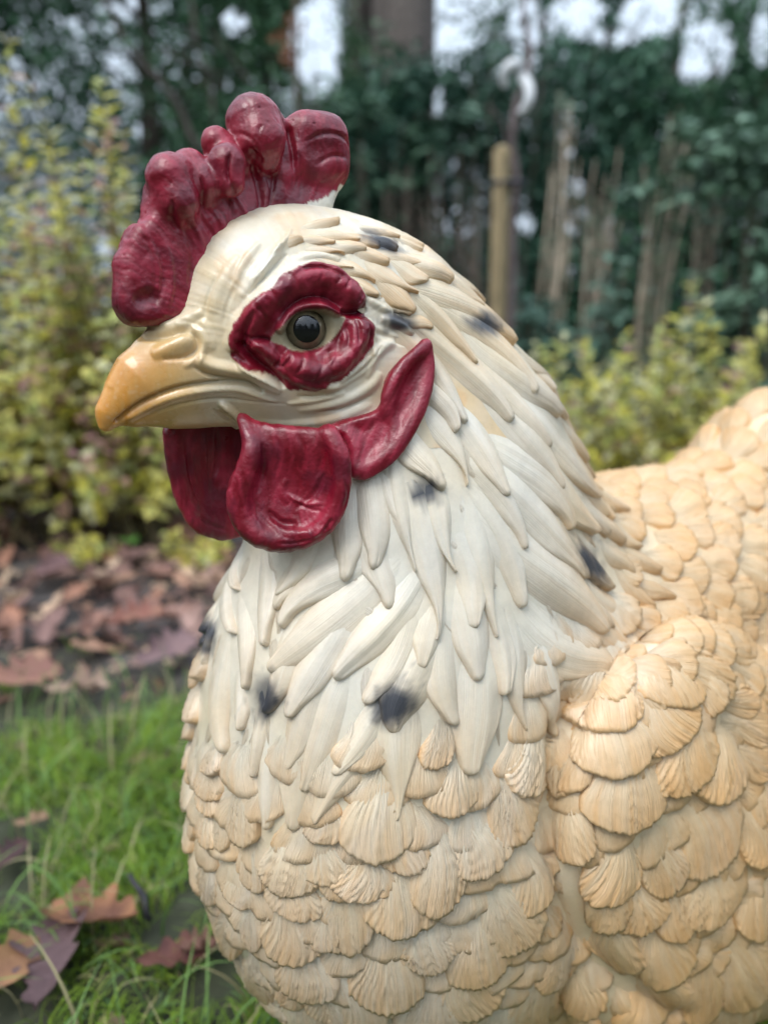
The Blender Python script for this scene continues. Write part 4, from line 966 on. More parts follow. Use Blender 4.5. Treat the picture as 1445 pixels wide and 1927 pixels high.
SPECIAL = [  # px, py, length m, angle, mesh, colours, tilt, lift, label
    (185, 1772, .125, 2.75, 3, ((.50, .22, .10), (.24, .10, .06)), (.15, .30), .030, 'orange-brown curled oak leaf lying on the grass left of the hen'),
    (95, 1845, .12, 1.9, 4, ((.13, .07, .065), (.21, .12, .11)), (-.2, .1), .018, 'dark purple-brown oak leaf under the orange-brown one in the grass'),
    (5, 1880, .095, 1.2, 0, ((.52, .26, .11), (.38, .18, .09)), (.3, .2), .024, 'bright orange leaf cut off by the lower left corner'),
    (330, 1825, .070, .4, 1, ((.24, .09, .06), (.16, .06, .05)), (.1, .2), .016, 'small dark red-brown leaf close to the hen\'s breast in the grass'),
    (395, 1812, .055, 3.3, 2, ((.30, .14, .09), (.20, .09, .06)), (.3, .0), .020, 'smallest russet leaf touching the hen\'s breast'),
    (40, 1300, .155, 1.1, 5, ((.52, .24, .15), (.42, .19, .13)), (.35, .25), .030, 'large salmon-orange oak leaf at the left edge where grass meets soil'),
    (145, 1312, .10, .2, 6, ((.55, .36, .24), (.42, .25, .17)), (.1, .1), .018, 'pale tan folded leaf right of the large salmon-orange leaf'),
    (315, 1265, .125, .9, 7, ((.36, .21, .18), (.27, .15, .14)), (.45, .0), .035, 'mauve-brown leaf standing tilted beside the hen\'s breast'),
    (20, 1625, .06, 1.4, 8, ((.14, .06, .055), (.10, .05, .05)), (.2, .1), .012, 'dark brown scrap of leaf at the left edge in mid grass'),
    (195, 1108, .13, 2.6, 9, ((.60, .42, .29), (.48, .30, .20)), (.1, .2), .03, 'palest tan leaf on top of the leaf litter'),
    (390, 1112, .11, .15, 10, ((.50, .30, .18), (.40, .22, .13)), (.1, .1), .022, 'light orange-tan leaf lying on dark soil next to the hen\'s neck'),
    (250, 1190, .13, .4, 11, ((.34, .12, .08), (.42, .20, .12)), (.2, -.1), .03, 'rust-red leaf in the middle of the leaf litter'),
    (60, 1560, .04, .4, 12, ((.50, .30, .16), (.40, .22, .12)), (.1, .1), .014, 'tiny orange leaf fragment deep in the grass'),
    (100, 1090, .12, 1.2, 13, ((.40, .22, .18), (.30, .16, .14)), (.6, .0), .04, 'pinkish-brown leaf standing on edge in the leaf litter')]
for (px, py, ln, rz, mi, cc, tl, dz, lab) in SPECIAL:
    g = on_ground(float(px), float(py)); me = colored_leaf(mi, tuple(tuple(a_ * b_ for a_, b_ in zip(c3, (.74, .80, .92))) for c3 in cc), mi)
    o = bpy.data.objects.new('fallen_leaf', me); COL.objects.link(o); o.location = (g[0], g[1], float(gz(g[:1], g[1:2])[0]) + dz + .010); o.scale = (ln,) * 3; o.rotation_euler = (tl[0], tl[1], rz)
    tag(o, label=lab, cat='leaf', group='fallen leaves')
CN = ['salmon-brown', 'tan', 'cinnamon', 'brown', 'buff', 'chocolate', 'pinkish-brown', 'sandy']
used = {}
def once(s, x):
    k = used.setdefault(s, []); k.append(x)
    return s if len(k) == 1 else s + (', right' if x > k[0] else ', left')
def litter_label(x, y, size, mi, tl):
    g = 'small' if size < .075 else 'large' if size > .098 else 'medium'
    p = 'on edge' if abs(tl[0]) > .36 else 'tipped up' if abs(tl[1]) > .28 else 'lying flat'
    if x > 0: z = 'beyond the hen\'s back'
    elif y < 1.45: z = 'at the grass edge'
    elif y < 1.75: z = 'in front of the shrub'
    elif y < 2.05: z = 'at the shrub foot'
    else: z = 'under the shrub'
    h = ', ' + ('beside the hen' if x > -.35 * y else 'midway' if x > -.48 * y else 'far left') if x < 0 else (', nearer' if y < 2 else ', farther')
    return once(f'{g} {CN[mi % 8]} oak leaf {p} {z}{h}', x)
got = []; tries = 0
while len(got) < 285 and tries < 14000:
    tries += 1
    y = 1.24 + 1.35 * random.random() ** 1.25; x = random.uniform(-1.05, -.05) * y * .62 - .02
    if random.random() < .25: x = random.uniform(.1, .55) * y * .9; y = random.uniform(1.5, 2.6)
    if x > -.18 * y and x < .18: continue
    if any((x - a) ** 2 + (y - b) ** 2 < .036 ** 2 for a, b in got): continue
    got.append((x, y)); sz_ = random.uniform(.055, .115); mi_ = random.randrange(16); tl_ = (random.uniform(-.75, .75), random.uniform(-.6, .6))
    place_leaf(x, y, sz_, random.uniform(0, 6.28), mi_, tl_, random.uniform(.008, .035), label=litter_label(x, y, sz_, mi_, tl_), cat='leaf', group='leaves of the litter bed')
for k in range(26):   # a few sunk in the lawn
    x, y = random.uniform(-.75, -.2), random.uniform(.5, 1.2)
    ww = ('near edge' if y < .7 else 'middle' if y < .95 else 'far edge') + ' of the lawn, ' + ('left' if x < -.5 else 'right') + ' half'
    mi_ = random.choice([2, 5, 13]); sz_ = random.uniform(.025, .05)
    place_leaf(x, y, sz_, random.uniform(0, 6.28), mi_, (random.uniform(-.3, .3), random.uniform(-.3, .3)), .006,
               label=once(f"{'tiny' if sz_ < .037 else 'small'} {CN[mi_ % 8]} leaf scrap in the grass, {ww}{', tilted' if k % 2 else ''}", x), cat='leaf', group='leaf scraps in the lawn')

# crumbled litter between the leaves
n = 5200; P = np.stack([rng.uniform(-1.5, 1.5, n), rng.uniform(1.12, 2.8, n), np.zeros(n)], 1); P[:, 2] = gz(P[:, 0], P[:, 1]) + rng.uniform(.001, .012, n)
ang = rng.uniform(0, 6.28, n); D = np.stack([np.cos(ang), np.sin(ang), rng.uniform(-.4, .5, n)], 1); D /= np.linalg.norm(D, axis=1)[:, None]; S_ = np.stack([-np.sin(ang), np.cos(ang), rng.uniform(-.4, .4, n)], 1)
L = rng.uniform(.010, .038, n)[:, None]; W_ = L * rng.uniform(.3, .8, (n, 1))
V = np.stack([P, P + D * L * .5 + S_ * W_ * .5, P + D * L + S_ * W_ * .1, P + D * L * .6 - S_ * W_ * .5], 1).reshape(-1, 3)
cc = np.array(LEAFC)[rng.integers(0, 8, n)] * rng.uniform(.5, 1.1, (n, 1))
tag(mesh_obj('leaf_crumbs', V, np.arange(4 * n).reshape(-1, 4), M_LITTER, world=True, attrs={'col': np.repeat(cc, 4, 0)}), kind='stuff')

# tubes ----------------------------------------------------------
def tube_arr(paths, rads, sides=6):
    Vs, Fs, off = [], [], 0
    for p, r in zip(paths, rads):
        p = np.array(p, float); m = len(p); r = np.interp(np.linspace(0, 1, m), np.linspace(0, 1, len(r)), r)
        d = np.gradient(p, axis=0); d /= np.linalg.norm(d, axis=1)[:, None] + 1e-12
        ref = np.where(np.abs(d[:, 2:3]) > .9, np.array([[1, 0, 0.]]), np.array([[0, 0, 1.]]))
        a = np.cross(d, ref); a /= np.linalg.norm(a, axis=1)[:, None]; b = np.cross(d, a)
        th = np.linspace(0, 2 * math.pi, sides, endpoint=False)
        V = p[:, None] + r[:, None, None] * (np.cos(th)[None, :, None] * a[:, None] + np.sin(th)[None, :, None] * b[:, None]); Vs.append(V.reshape(-1, 3))
        j, i = np.meshgrid(range(m - 1), range(sides), indexing='ij'); i2 = (i + 1) % sides
        Fs.append(np.stack([j * sides + i, j * sides + i2, (j + 1) * sides + i2, (j + 1) * sides + i], 2).reshape(-1, 4) + off)
        c = len(np.concatenate(Vs)); off = c
        # end cap
        Vs.append(p[-1:] + d[-1:] * r[-1] * .5); off += 1; s0 = off - 1 - sides
        Fs.append(np.array([[s0 + i, s0 + (i + 1) % sides, off - 1, off - 1] for i in range(sides)]))
    return np.concatenate(Vs), np.concatenate(Fs)
def tubes(name, paths, rads, m, parent=None, c=(.1, .08, .06), sides=6, vary=.3):
    V, F_ = tube_arr(paths, rads, sides)
    F_ = [list(dict.fromkeys(f)) for f in F_.tolist()]
    V0 = V - (np.array(parent.location) if parent is not None else 0)
    cc = np.array(c) * (1 + vary * fbm(V, 14, 31)[:, None])
    return mesh_obj(name, V0, F_, m, parent, world=True, attrs={'col': cc})
def wander(a, b, n=8, amp=.05, seed=0):
    t = np.linspace(0, 1, n)[:, None]; p = np.array(a) * (1 - t) + np.array(b) * t
    nz = np.stack([vnoise(np.stack([t[:, 0] * 3, 0 * t[:, 0] + seed, 0 * t[:, 0] + k], 1), 1, 55 + k) for k in range(3)], 1)
    return p + nz * amp * np.sin(t * math.pi) ** .5

# leaves in bulk ---------------------------------------------------
def leaf_cloud(P, D, N, ln, wd, col, edge=None, fold=.15):
    """six-point leaves: base, two shoulders, midrib, tip; P base, D direction, N up; optional margin colour"""
    S_ = np.cross(D, N); S_ /= np.linalg.norm(S_, axis=1)[:, None] + 1e-9; N = np.cross(S_, D)
    ln = ln[:, None]; wd = wd[:, None]
    v = [P, P + D * ln * .30 + S_ * wd * .42 + N * wd * fold, P + D * ln * .30 - S_ * wd * .42 + N * wd * fold, P + D * ln * .68 + S_ * wd * .40 + N * wd * fold * .6 - N * ln * .04,
         P + D * ln * .68 - S_ * wd * .40 + N * wd * fold * .6 - N * ln * .04, P + D * ln - N * ln * .12, P + D * ln * .36, P + D * ln * .70 - N * ln * .05]
    V = np.stack(v, 1).reshape(-1, 3); b = (np.arange(len(P)) * 8)[:, None]
    tri = np.array([[0, 6, 1, 1], [6, 7, 3, 1], [7, 5, 3, 3], [0, 2, 6, 6], [6, 2, 4, 7], [7, 4, 5, 5]])
    q = np.array([[0, 6, 1], [6, 7, 3], [6, 3, 1], [7, 5, 3], [0, 2, 6], [6, 2, 4], [6, 4, 7], [7, 4, 5]])
    F_ = (b[:, None] + q[None]).reshape(-1, 3)
    ec = col if edge is None else edge
    C = np.stack([ec, ec, ec, ec, ec, ec, col, col], 1).reshape(-1, 3)
    return V, F_, C
def unit(v): return v / (np.linalg.norm(v, axis=1)[:, None] + 1e-9)

# variegated shrubs -------------------------------------------------
GREENS = np.array([[.075, .16, .05], [.11, .20, .07], [.15, .23, .10]]); EDGES = np.array([[.86, .78, .24], [.84, .74, .12], [.88, .84, .52], [.68, .72, .24], [.80, .48, .38], [.66, .32, .36]])
vmeshes = []
for k in range(10):
    kind = [0, 0, 0, 1, 1, 2, 3, 0, 4, 5][k]
    ln, wd = 1.0, .48 + .05 * (k % 3)
    m_, n_ = 9, 5; vs, cs = [], []; r = np.random.default_rng(k)
    for j in range(m_):
        t = j / (m_ - 1); hw = wd * .5 * math.sin(math.pi * t ** .85) ** .8
        for i in range(n_):
            u = i / (n_ - 1) * 2 - 1; vs.append([t, u * hw, .10 * abs(u) * hw * 4 - .18 * t * t + .02 * math.sin(9 * t + k + 2 * u)])
            e = max(abs(u), abs(t - .45) / .55); mm = sstep(.34, .54, e + .12 * r.uniform(-1, 1)) if kind != 5 or 1 else 1
            cs.append(GREENS[k % 3] * (1 - mm) + EDGES[kind] * mm)
    o = mesh_obj('leaf', np.array(vs), grid_faces(m_, n_)[:, ::-1], M_LEAFV, world=True, attrs={'col': np.array(cs)}); vmeshes.append(o.data); bpy.data.objects.remove(o)
from mathutils import Matrix, Vector
def leaf_matrix(p, d, nrm, ln):
    d = Vector(d).normalized(); n_ = Vector(nrm); s = n_.cross(d).normalized(); n_ = d.cross(s)
    M = Matrix((d, s, n_)).transposed().to_4x4(); M.translation = Vector(p); return M @ Matrix.Scale(ln, 4)
def shoots_to_leaves(paths, gap, lnr, jit=.35, start=.25):
    P, D, Nn, L = [], [], [], []
    for p in paths:
        seg = np.linalg.norm(np.diff(p, axis=0), axis=1); tot = seg.sum(); cum = np.concatenate([[0], np.cumsum(seg)])
        s = tot * start; k = 0
        while s < tot:
            q = np.array([np.interp(s, cum, p[:, a]) for a in range(3)]); q2 = np.array([np.interp(min(s + .01, tot), cum, p[:, a]) for a in range(3)]); ax = (q2 - q); ax /= np.linalg.norm(ax) + 1e-9
            a0 = k * 1.5708 + rng.normal(0, .3)
            t1 = np.cross(ax, [.3, .2, 1.]); t1 /= np.linalg.norm(t1) + 1e-9; t2 = np.cross(ax, t1)
            for sgn in (0, math.pi):
                o = math.cos(a0 + sgn) * t1 + math.sin(a0 + sgn) * t2; d = o * 1.0 + ax * rng.uniform(.2, .8) + rng.normal(0, jit, 3) * .5
                P.append(q); D.append(d / np.linalg.norm(d)); Nn.append(ax * 1.2 + np.array([0, -.5, .5]) + rng.normal(0, .3, 3)); L.append(rng.uniform(*lnr) * (1 - .35 * (s / tot) ** 3))
            s += gap * rng.uniform(.7, 1.3); k += 1
    return np.array(P), np.array(D), unit(np.array(Nn)), np.array(L)
def variegated(name, loc, paths, label, gap, lnr, nparts, pink=.12, start=.25, group=None):
    root = empty(name, loc, label=label, cat='shrub', group=group); lc = np.array(loc)
    tubes('stem', paths, [(.004, .0015)] * len(paths), M_BARK, root, (.12, .10, .05), 5)
    P, D, Nn, L = shoots_to_leaves(paths, gap, lnr, start=start)
    x, y = proj(P); inv = (x > -40) & (x < 1490) & (y > -40) & (y < 1100)
    tcam = np.linalg.norm(P - C0, axis=1); score = np.where(inv, L / tcam, -1) * rng.uniform(.8, 1.2, len(P))
    order = np.argsort(-score); top = order[:nparts]; rest = order[nparts:]
    yel = [0, 1, 2, 3, 4, 5, 6, 7]
    for i in top:
        r = rng.random(); mi = 8 + int(rng.integers(2)) if r < pink else yel[int(rng.integers(8))]
        o = bpy.data.objects.new('leaf', vmeshes[mi]); COL.objects.link(o); o.parent = root
        o.matrix_local = leaf_matrix(P[i] - lc, D[i], Nn[i], L[i])
    if len(rest):
        k = rng.integers(0, 3, len(rest)); e = rng.integers(0, 4, len(rest)); e = np.where(rng.random(len(rest)) < pink, 4 + rng.integers(0, 2, len(rest)), e)
        V, F_, Cc = leaf_cloud(P[rest], D[rest], Nn[rest], L[rest], L[rest] * .55, GREENS[k] * .55 + EDGES[e] * .45, EDGES[e] * rng.uniform(.6, 1.05, (len(rest), 1)))
        tag(mesh_obj('foliage', V - lc, F_, M_LEAFV, root, world=True, attrs={'col': Cc}), kind='stuff')
    return root
def shoot_to(px, py, dist, base, amp=.05, n=9):
    d = ray(float(px), float(py)); p = C0 + d * (dist / d[1]); return wander(base, p, n, amp, rng.uniform(0, 99))
def bush_paths(n, xr, yr, dist, base_c, base_r):
    out = []
    for _ in range(n):
        px, py = rng.uniform(*xr), rng.uniform(*yr); dd = dist + rng.uniform(-.28, .32)
        b = np.array([base_c[0] + rng.uniform(-1, 1) * base_r, base_c[1] + rng.uniform(-.2, .25), 0.0]); tgt = C0 + ray(px, py) * (dd / ray(px, py)[1])
        b[0] = b[0] * .45 + tgt[0] * .55; out.append(wander(b, tgt, 7, .06, rng.uniform(0, 99)))
    return out
base = (-.85, 2.1)
paths = bush_paths(115, (-190, 345), (430, 900), 2.0, base, .5) + bush_paths(11, (-150, 330), (330, 460), 2.1, base, .4)
for (px, py) in [(14, 62), (60, 165), (92, 235), (190, 148), (212, 190), (178, 215), (30, 285), (112, 290), (150, 320), (236, 330), (20, 410), (90, 400), (200, 380), (140, 430), (-30, 200), (230, 240)]:
    paths.append(shoot_to(px, py, 1.9 + rng.uniform(-.15, .2), (-.70 + (px - 150) * .0009, 2.05, .02), .05, 10))
variegated('variegated_shrub', (-.85, 2.1, 0), paths, 'variegated yellow and green shrub with pink-tinged shoots left of the hen', .032, (.042, .070), 300, .20)
paths = bush_paths(95, (985, 1460), (640, 900), 2.35, (1.0, 2.4), .45)
for (px, py) in [(1300, 535), (1320, 560), (1285, 590), (1260, 600), (1240, 620), (1350, 640), (1400, 640), (1060, 640), (1100, 650), (1440, 600), (1180, 620)]:
    paths.append(shoot_to(px, py, 2.25 + rng.uniform(-.15, .15), ((px - 722) / 1391 * 2.3, 2.4, .02), .05, 9))
variegated('variegated_shrub', (1.0, 2.4, 0), paths, 'lower gold-edged variegated shrub between the hen\'s neck and tail', .028, (.038, .064), 260, .07)
def sprig(px, py, n, label, ln=(.028, .045), spread=.09):
    g = on_ground(float(px), float(py)); b = np.array([g[0], g[1], .0])
    ps = [wander(b, b + np.array([rng.uniform(-1, 1) * spread, rng.uniform(-.5, .5) * spread, rng.uniform(.03, .09)]), 5, .01, k) for k in range(n)]
    variegated('variegated_sprig', tuple(b), ps, label, .014, ln, 60, .0, .1)
sprig(150, 1062, 7, 'small yellow variegated sprig growing out of the leaf litter under the shrub')
sprig(372, 1068, 6, 'pale-edged variegated sprig just behind the hen\'s far wattle', (.035, .052), .10)
sprig(235, 905, 6, 'bright yellow sprig at the foot of the shrub below the hen\'s beak', (.035, .05), .12)
# ------------------------------------------------------------------ hedge trees
GAPS = [(590, 70, 55, 100), (600, 130, 40, 60), (830, 40, 22, 90), (822, 200, 16, 45), (225, 120, 34, 34), (285, 235, 30, 30), (440, 40, 40, 26), (250, 15, 46, 22), (1000, 60, 50, 70), (1090, 20, 60, 55), (1230, 20, 80, 60), (1330, 90, 60, 70),
        (1430, 70, 26, 60), (1160, 70, 60, 20), (990, 420, 22, 26), (1085, 340, 18, 22), (200, 460, 16, 30), (1290, 130, 40, 30), (420, 160, 20, 16), (130, 40, 20, 12)]
_gr = np.random.default_rng(3)
GAPS += [(g[0] + _gr.normal(0, 60), abs(g[1] + _gr.normal(0, 60)), _gr.uniform(5, 10), _gr.uniform(5, 12)) for g in GAPS for _ in range(7)]
GAPS += [(_gr.uniform(0, 1445), _gr.uniform(0, 420) , _gr.uniform(5, 8), _gr.uniform(5, 9)) for _ in range(50)]
def hedge_tree(name, label, px, dist, r, zt, n, cols, lsz, trunk_r=.09, tilt=0.0, crown_lo=.25, dens=1.0, group='evergreen trees of the hedge', loc=None, gaps=True, aspect=.5):
    d = ray(float(px), 619.0); x = d[0] / d[1] * dist if loc is None else loc[0]; y = dist if loc is None else loc[1]
    loc = (x, y, 0.0); root = empty(name, loc, label=label, cat='tree', group=group); sd = rng.uniform(0, 99)
    # trunk and limbs
    top = np.array([x + tilt, y, zt * .9]); tr = wander(loc, top, 9, .10, sd)
    tubes('trunk', [tr], [(trunk_r, trunk_r * .75, trunk_r * .2)], M_BARK, root, (.085, .068, .055), 10)
    limbs = []
    for k in range(16):
        s = rng.uniform(.1, .85); b = tr[int(s * 8)]; a = rng.uniform(0, 6.28); L = r * rng.uniform(.5, .95) * (1 - .5 * s)
        limbs.append(wander(b, b + np.array([math.cos(a) * L, math.sin(a) * L, rng.uniform(-.1, .5)]), 6, .08, k))
    tag(tubes('limbs', limbs, [(.022, .006)] * 16, M_BARK, root, (.075, .060, .048), 5), kind='stuff')
    # crown: sprays of small leaves hung on many twigs
    m = int(n * (.8 if gaps else 1)) // 14; z = crown_lo + (zt - crown_lo) * rng.random(m) ** .9; prof = np.clip(1.05 - ((z - crown_lo) / (zt - crown_lo)) ** 2.5 * .75, .15, 1)
    a = rng.uniform(0, 6.28, m); rad = r * prof * np.sqrt(rng.random(m)) ; c = np.stack([x + np.cos(a) * rad + tilt * z / zt, y + np.sin(a) * rad * .75, z], 1)
    lump = fbm(c, 1.6, 300 + int(sd)); c = c[lump > -.55 * dens - .05]; m = len(c)
    P = np.repeat(c, 14, 0) + rng.normal(0, 1, (m * 14, 3)) * np.array([.10, .10, .06]); out = unit(np.repeat(c - np.array([x, y, 0]) * np.array([1, 1, 0]), 14, 0) * np.array([1, 1, 0]) + 1e-6)
    D = unit(out * .6 + rng.normal(0, .8, P.shape) + np.array([0, 0, -.25])); N_ = unit(rng.normal(0, .5, P.shape) + np.array([0, 0, 1.]))
    if gaps:
        gx, gy = proj(P); k = np.ones(len(P), bool)
        for (ax, ay, bx, by) in GAPS:
            rr = ((gx - ax) / bx) ** 2 + ((gy - ay) / by) ** 2; k &= rng.random(len(P)) < sstep(.5, 1.2, rr) + .035
        P, D, N_ = P[k], D[k], N_[k]
    L = rng.uniform(lsz * .6, lsz * 1.3, len(P)); f = np.clip(.5 + .55 * fbm(P, 1.3, 305) + rng.normal(0, .22, len(P)), 0, 1)
    col = lerp(np.array([cols[0]]), np.array([cols[1]]), f)
    V, F_, Cc = leaf_cloud(P, D, N_, L, L * aspect, col, col * 1.15, .08)
    tag(mesh_obj('crown', V - np.array(loc), F_, M_EVER, root, world=True, attrs={'col': Cc}), kind='stuff')
    return root
DK = ((.010, .040, .020), (.052, .130, .062)); TEAL = ((.015, .055, .036), (.085, .185, .120)); MID = ((.030, .075, .032), (.11, .20, .10))
hedge_tree('evergreen_tree', 'dark dense evergreen behind the left variegated shrub at the left edge', -60, 4.6, 1.25, 3.4, 42000, DK, .045)
hedge_tree('evergreen_tree', 'dark evergreen with small bright sky gaps behind the hen\'s comb', 290, 5.0, 1.25, 3.5, 42000, DK, .045, tilt=.1)
hedge_tree('evergreen_tree', 'mid-green leafy evergreen between the comb and the thick grey trunk', 530, 5.3, .78, 3.0, 24000, MID, .060, dens=.7)
hedge_tree('evergreen_tree', 'dark evergreen in front of the foot of the thick grey trunk', 800, 4.9, .95, 2.05, 26000, TEAL, .055, dens=.8)
hedge_tree('evergreen_tree', 'rounded blue-green evergreen right of the wooden stake', 1110, 5.0, 1.10, 2.62, 38000, TEAL, .050)
hedge_tree('evergreen_tree', 'lower evergreen in the dark behind the dry canes', 1300, 4.7, 1.0, 2.28, 34000, DK, .048)
hedge_tree('evergreen_tree', 'tall feathery evergreen at the right edge of the hedge', 1540, 4.6, .95, 2.9, 30000, TEAL, .050)
hedge_tree('evergreen_tree', 'pale thin treetop above the rounded evergreen against the sky', 1240, 7.5, 1.3, 4.4, 9000, MID, .075, dens=.3, group=None)
hedge_tree('background_tree', 'hazy tree between the sky gaps left of the thick trunk', 430, 7.5, 1.6, 5.0, 26000, TEAL, .075, group=None)
hedge_tree('background_tree', 'far green tree filling the space right of the thick trunk', 1000, 7.8, .9, 4.6, 13000, MID, .080, dens=.5, group=None)
# unseen trees added round the camera to darken fill and eye reflections
HW = ['left of the camera', 'far left behind the camera', 'behind the camera to the left', 'straight behind the camera, left one', 'straight behind the camera, right one', 'behind the camera to the right', 'far right behind the camera', 'right of the camera', 'beyond the left picture edge', 'beyond the right picture edge']
for k, (hx, hy) in enumerate([(-3.6, 2.2), (-4.2, -.6), (-3.4, -3.2), (-1.2, -4.6), (1.4, -4.8), (3.7, -3.0), (4.4, -.2), (3.9, 2.6), (-4.4, 4.6), (4.9, 4.9)]):
    hedge_tree('evergreen_tree', 'evergreen added for shade %s, outside the picture' % HW[k], 0, 0, 1.5, 2.3, 5000, DK, .13, loc=(hx, hy), gaps=False, group='unseen trees added round the camera for shade')

# thick trunk
d = ray(742., 200.); X = d[0] / d[1] * 6.3
root = empty('old_tree', (X, 6.3, 0), label='thick grey-brown tree trunk rising behind the hedge above the hen\'s crown', cat='tree')
tubes('trunk', [wander((X, 6.3, 0), (X + .06, 6.3, 6.5), 12, .06, 3)], [(.30, .245, .235, .23)], M_BARK, root, (.105, .088, .078), 20)
lb = [wander((X, 6.3, 3.9), (X - 1.6, 6.5, 5.4), 7, .1, 5), wander((X, 6.3, 4.6), (X + 1.7, 6.2, 6.0), 7, .1, 6)]
for q in lb: tubes('limb', [q], [(.11, .04)], M_BARK, root, (.09, .075, .065), 10)
d = ray(663., 100.); X2 = d[0] / d[1] * 6.6
root = empty('background_tree', (X2, 6.6, 0), label='second, darker trunk just left of the thick grey trunk', cat='tree')
tubes('trunk', [wander((X2, 6.6, 0), (X2 + .1, 6.6, 5.8), 10, .05, 8)], [(.13, .11, .09)], M_BARK, root, (.045, .038, .034), 14)
root = empty('leaning_tree', (-.15, 4.3, 0), label='bare dark branches slanting down towards the comb from the upper left', cat='tree')
def pt(x, y, dd): d_ = ray(float(x), float(y)); return C0 + d_ * (dd / d_[1])
tubes('branch', [wander(pt(185, -20, 4.0), pt(395, 300, 4.1), 8, .05, 1), wander(pt(300, 90, 4.0), pt(420, 140, 4.1), 6, .04, 2), wander(pt(395, 300, 4.1), (-.15, 4.3, 0), 6, .05, 3), wander(pt(355, -20, 4.1), pt(405, 250, 4.1), 7, .05, 4), wander(pt(395, 60, 4.2), pt(560, 330, 4.3), 7, .06, 5)],
      [(.012, .020), (.010, .006), (.020, .028), (.008, .012), (.008, .010)], M_BARK, root, (.07, .058, .05), 7)
root = empty('slender_tree', tuple(pt(560, 619, 4.4) * np.array([1, 1, 0])), label='slender brown-leaved sapling rising just behind the comb\'s big lobes', cat='tree')
b = pt(560, 619, 4.4) * np.array([1, 1, 0]); tubes('trunk', [wander(b, pt(556, -30, 4.4), 8, .03, 7)], [(.018, .010)], M_BARK, root, (.10, .07, .05), 7)
P = np.repeat(np.stack([pt(548, y, 4.4) for y in (60, 75, 90, 110, 120, 40)]), 8, 0) + rng.normal(0, .03, (48, 3)); D = unit(rng.normal(0, 1, P.shape)); L = rng.uniform(.04, .07, 48)
V, F_, Cc = leaf_cloud(P, D, unit(rng.normal(0, 1, P.shape)), L, L * .5, np.tile([[.26, .11, .06]], (48, 1)))
tag(mesh_obj('dead_foliage', V - b, F_, M_LITTER, root, world=True, attrs={'col': Cc}), kind='stuff')

# dry canes -------------------------------------------------------
def canes(name, label, stems, dist, c, rad=.0042, grp=None):
    x0 = np.mean([s[0] for s in stems]); b = pt(x0, 900, dist) * np.array([1, 1, 0]); root = empty(name, tuple(b), label=label, cat='shrub', group=grp)
    for k, (xb, xt, yt) in enumerate(stems):
        dd = dist + rng.uniform(-.15, .15)
        bb = pt(xb, 700, dd); bb[2] = 0; ps = [wander(bb, pt(xt, yt, dd), 9, .03, rng.uniform(0, 99))]; rr = [(rad, rad * .75, rad * .35)]
        for q in range(3):
            m = ps[0][int(rng.integers(2, 6))]; ps.append(wander(m, pt(xt + rng.uniform(-30, 30), yt + rng.uniform(-20, 160), dd + rng.uniform(-.1, .1)), 6, .03, rng.uniform(0, 99))); rr.append((rad * .5, rad * .25))
        tubes('cane', ps, rr, M_BARK, root, np.array(c) * rng.uniform(.75, 1.2), 6)
canes('cane_clump', 'pair of upright dry canes nearest the wooden stake', [(1020, 1075, 190), (1036, 1060, 250), (1010, 1040, 330), (1044, 1090, 300)], 3.0, (.50, .41, .31))
canes('cane_clump', 'dry brown canes in the middle of the clumps right of the stake', [(1070, 1165, 280), (1095, 1140, 330), (1120, 1150, 380), (1085, 1120, 300)], 3.1, (.46, .37, .29))
canes('cane_clump', 'tall slanting bundle of dry canes against the rounded evergreen', [(1160, 1262, 215), (1185, 1290, 270), (1205, 1275, 250), (1170, 1235, 330), (1215, 1290, 320)], 3.0, (.48, .39, .30))
canes('cane_clump', 'thin dry canes furthest right beside the grey-green shrub', [(1262, 1345, 340), (1290, 1350, 380), (1250, 1320, 400)], 3.2, (.40, .32, .25))
canes('twig_thicket', 'tangle of fine brown twigs in the shade below the thick trunk', [(700 + 17 * k + rng.uniform(-8, 8), 690 + 18 * k + rng.uniform(-25, 25), rng.uniform(255, 400)) for k in range(14)], 3.9, (.16, .125, .10), .005)
canes('twig_thicket', 'fine dark twigs rising between the comb and the thicket', [(470 + 20 * k, 480 + 22 * k + rng.uniform(-20, 20), rng.uniform(40, 330)) for k in range(7)], 4.2, (.075, .06, .05), .006)

# stake, sapling, tie and label ------------------------------------
def box_tube(name, a, b, w, m, parent, c):
    V, F_ = tube_arr([np.linspace(a, b, 12)], [(w * .72, w * .72)], 4); F_ = [list(dict.fromkeys(f)) for f in F_.tolist()]
    n_ = fbm(V * np.array([1, 1, .15]), 60, 12)[:, None]
    return mesh_obj(name, V - np.array(parent.location), F_, m, parent, smooth=False, world=True, attrs={'col': np.array(c) * (1 + .25 * n_)})
sb = pt(934, 700, 2.7); sb[2] = 0; stp = pt(945, 280, 2.7)
root = empty('stake', tuple(sb), label='square pale wooden stake standing in the border behind the hen\'s nape', cat='stake')
box_tube('post', sb, stp, .041, M_BARK, root, (.27, .21, .12))
tb = sb + np.array([.062, .05, 0]); root = empty('young_tree', tuple(tb), label='thin purplish sapling tied to the wooden stake', cat='tree')
tp_ = pt(990, -30, 2.75)
tubes('trunk', [wander(tb, pt(972, 330, 2.75), 8, .02, 1).tolist() + wander(pt(972, 330, 2.75), tp_, 8, .04, 2)[1:].tolist()], [(.018, .013, .008)], M_BARK, root, (.16, .125, .125), 9)
tubes('twig', [wander(pt(976, 240, 2.75), pt(1040, 120, 2.8), 6, .03, 3), wander(pt(974, 300, 2.75), pt(920, 200, 2.8), 6, .03, 4), wander(pt(985, 100, 2.75), pt(1010, -20, 2.8), 5, .02, 5)], [(.004, .002)] * 3, M_BARK, root, (.12, .09, .09), 5)
M_TIE = mat('black_rubber', (.012, .012, .02), .5); M_TAG = mat('white_plastic', (.62, .64, .66), .4)
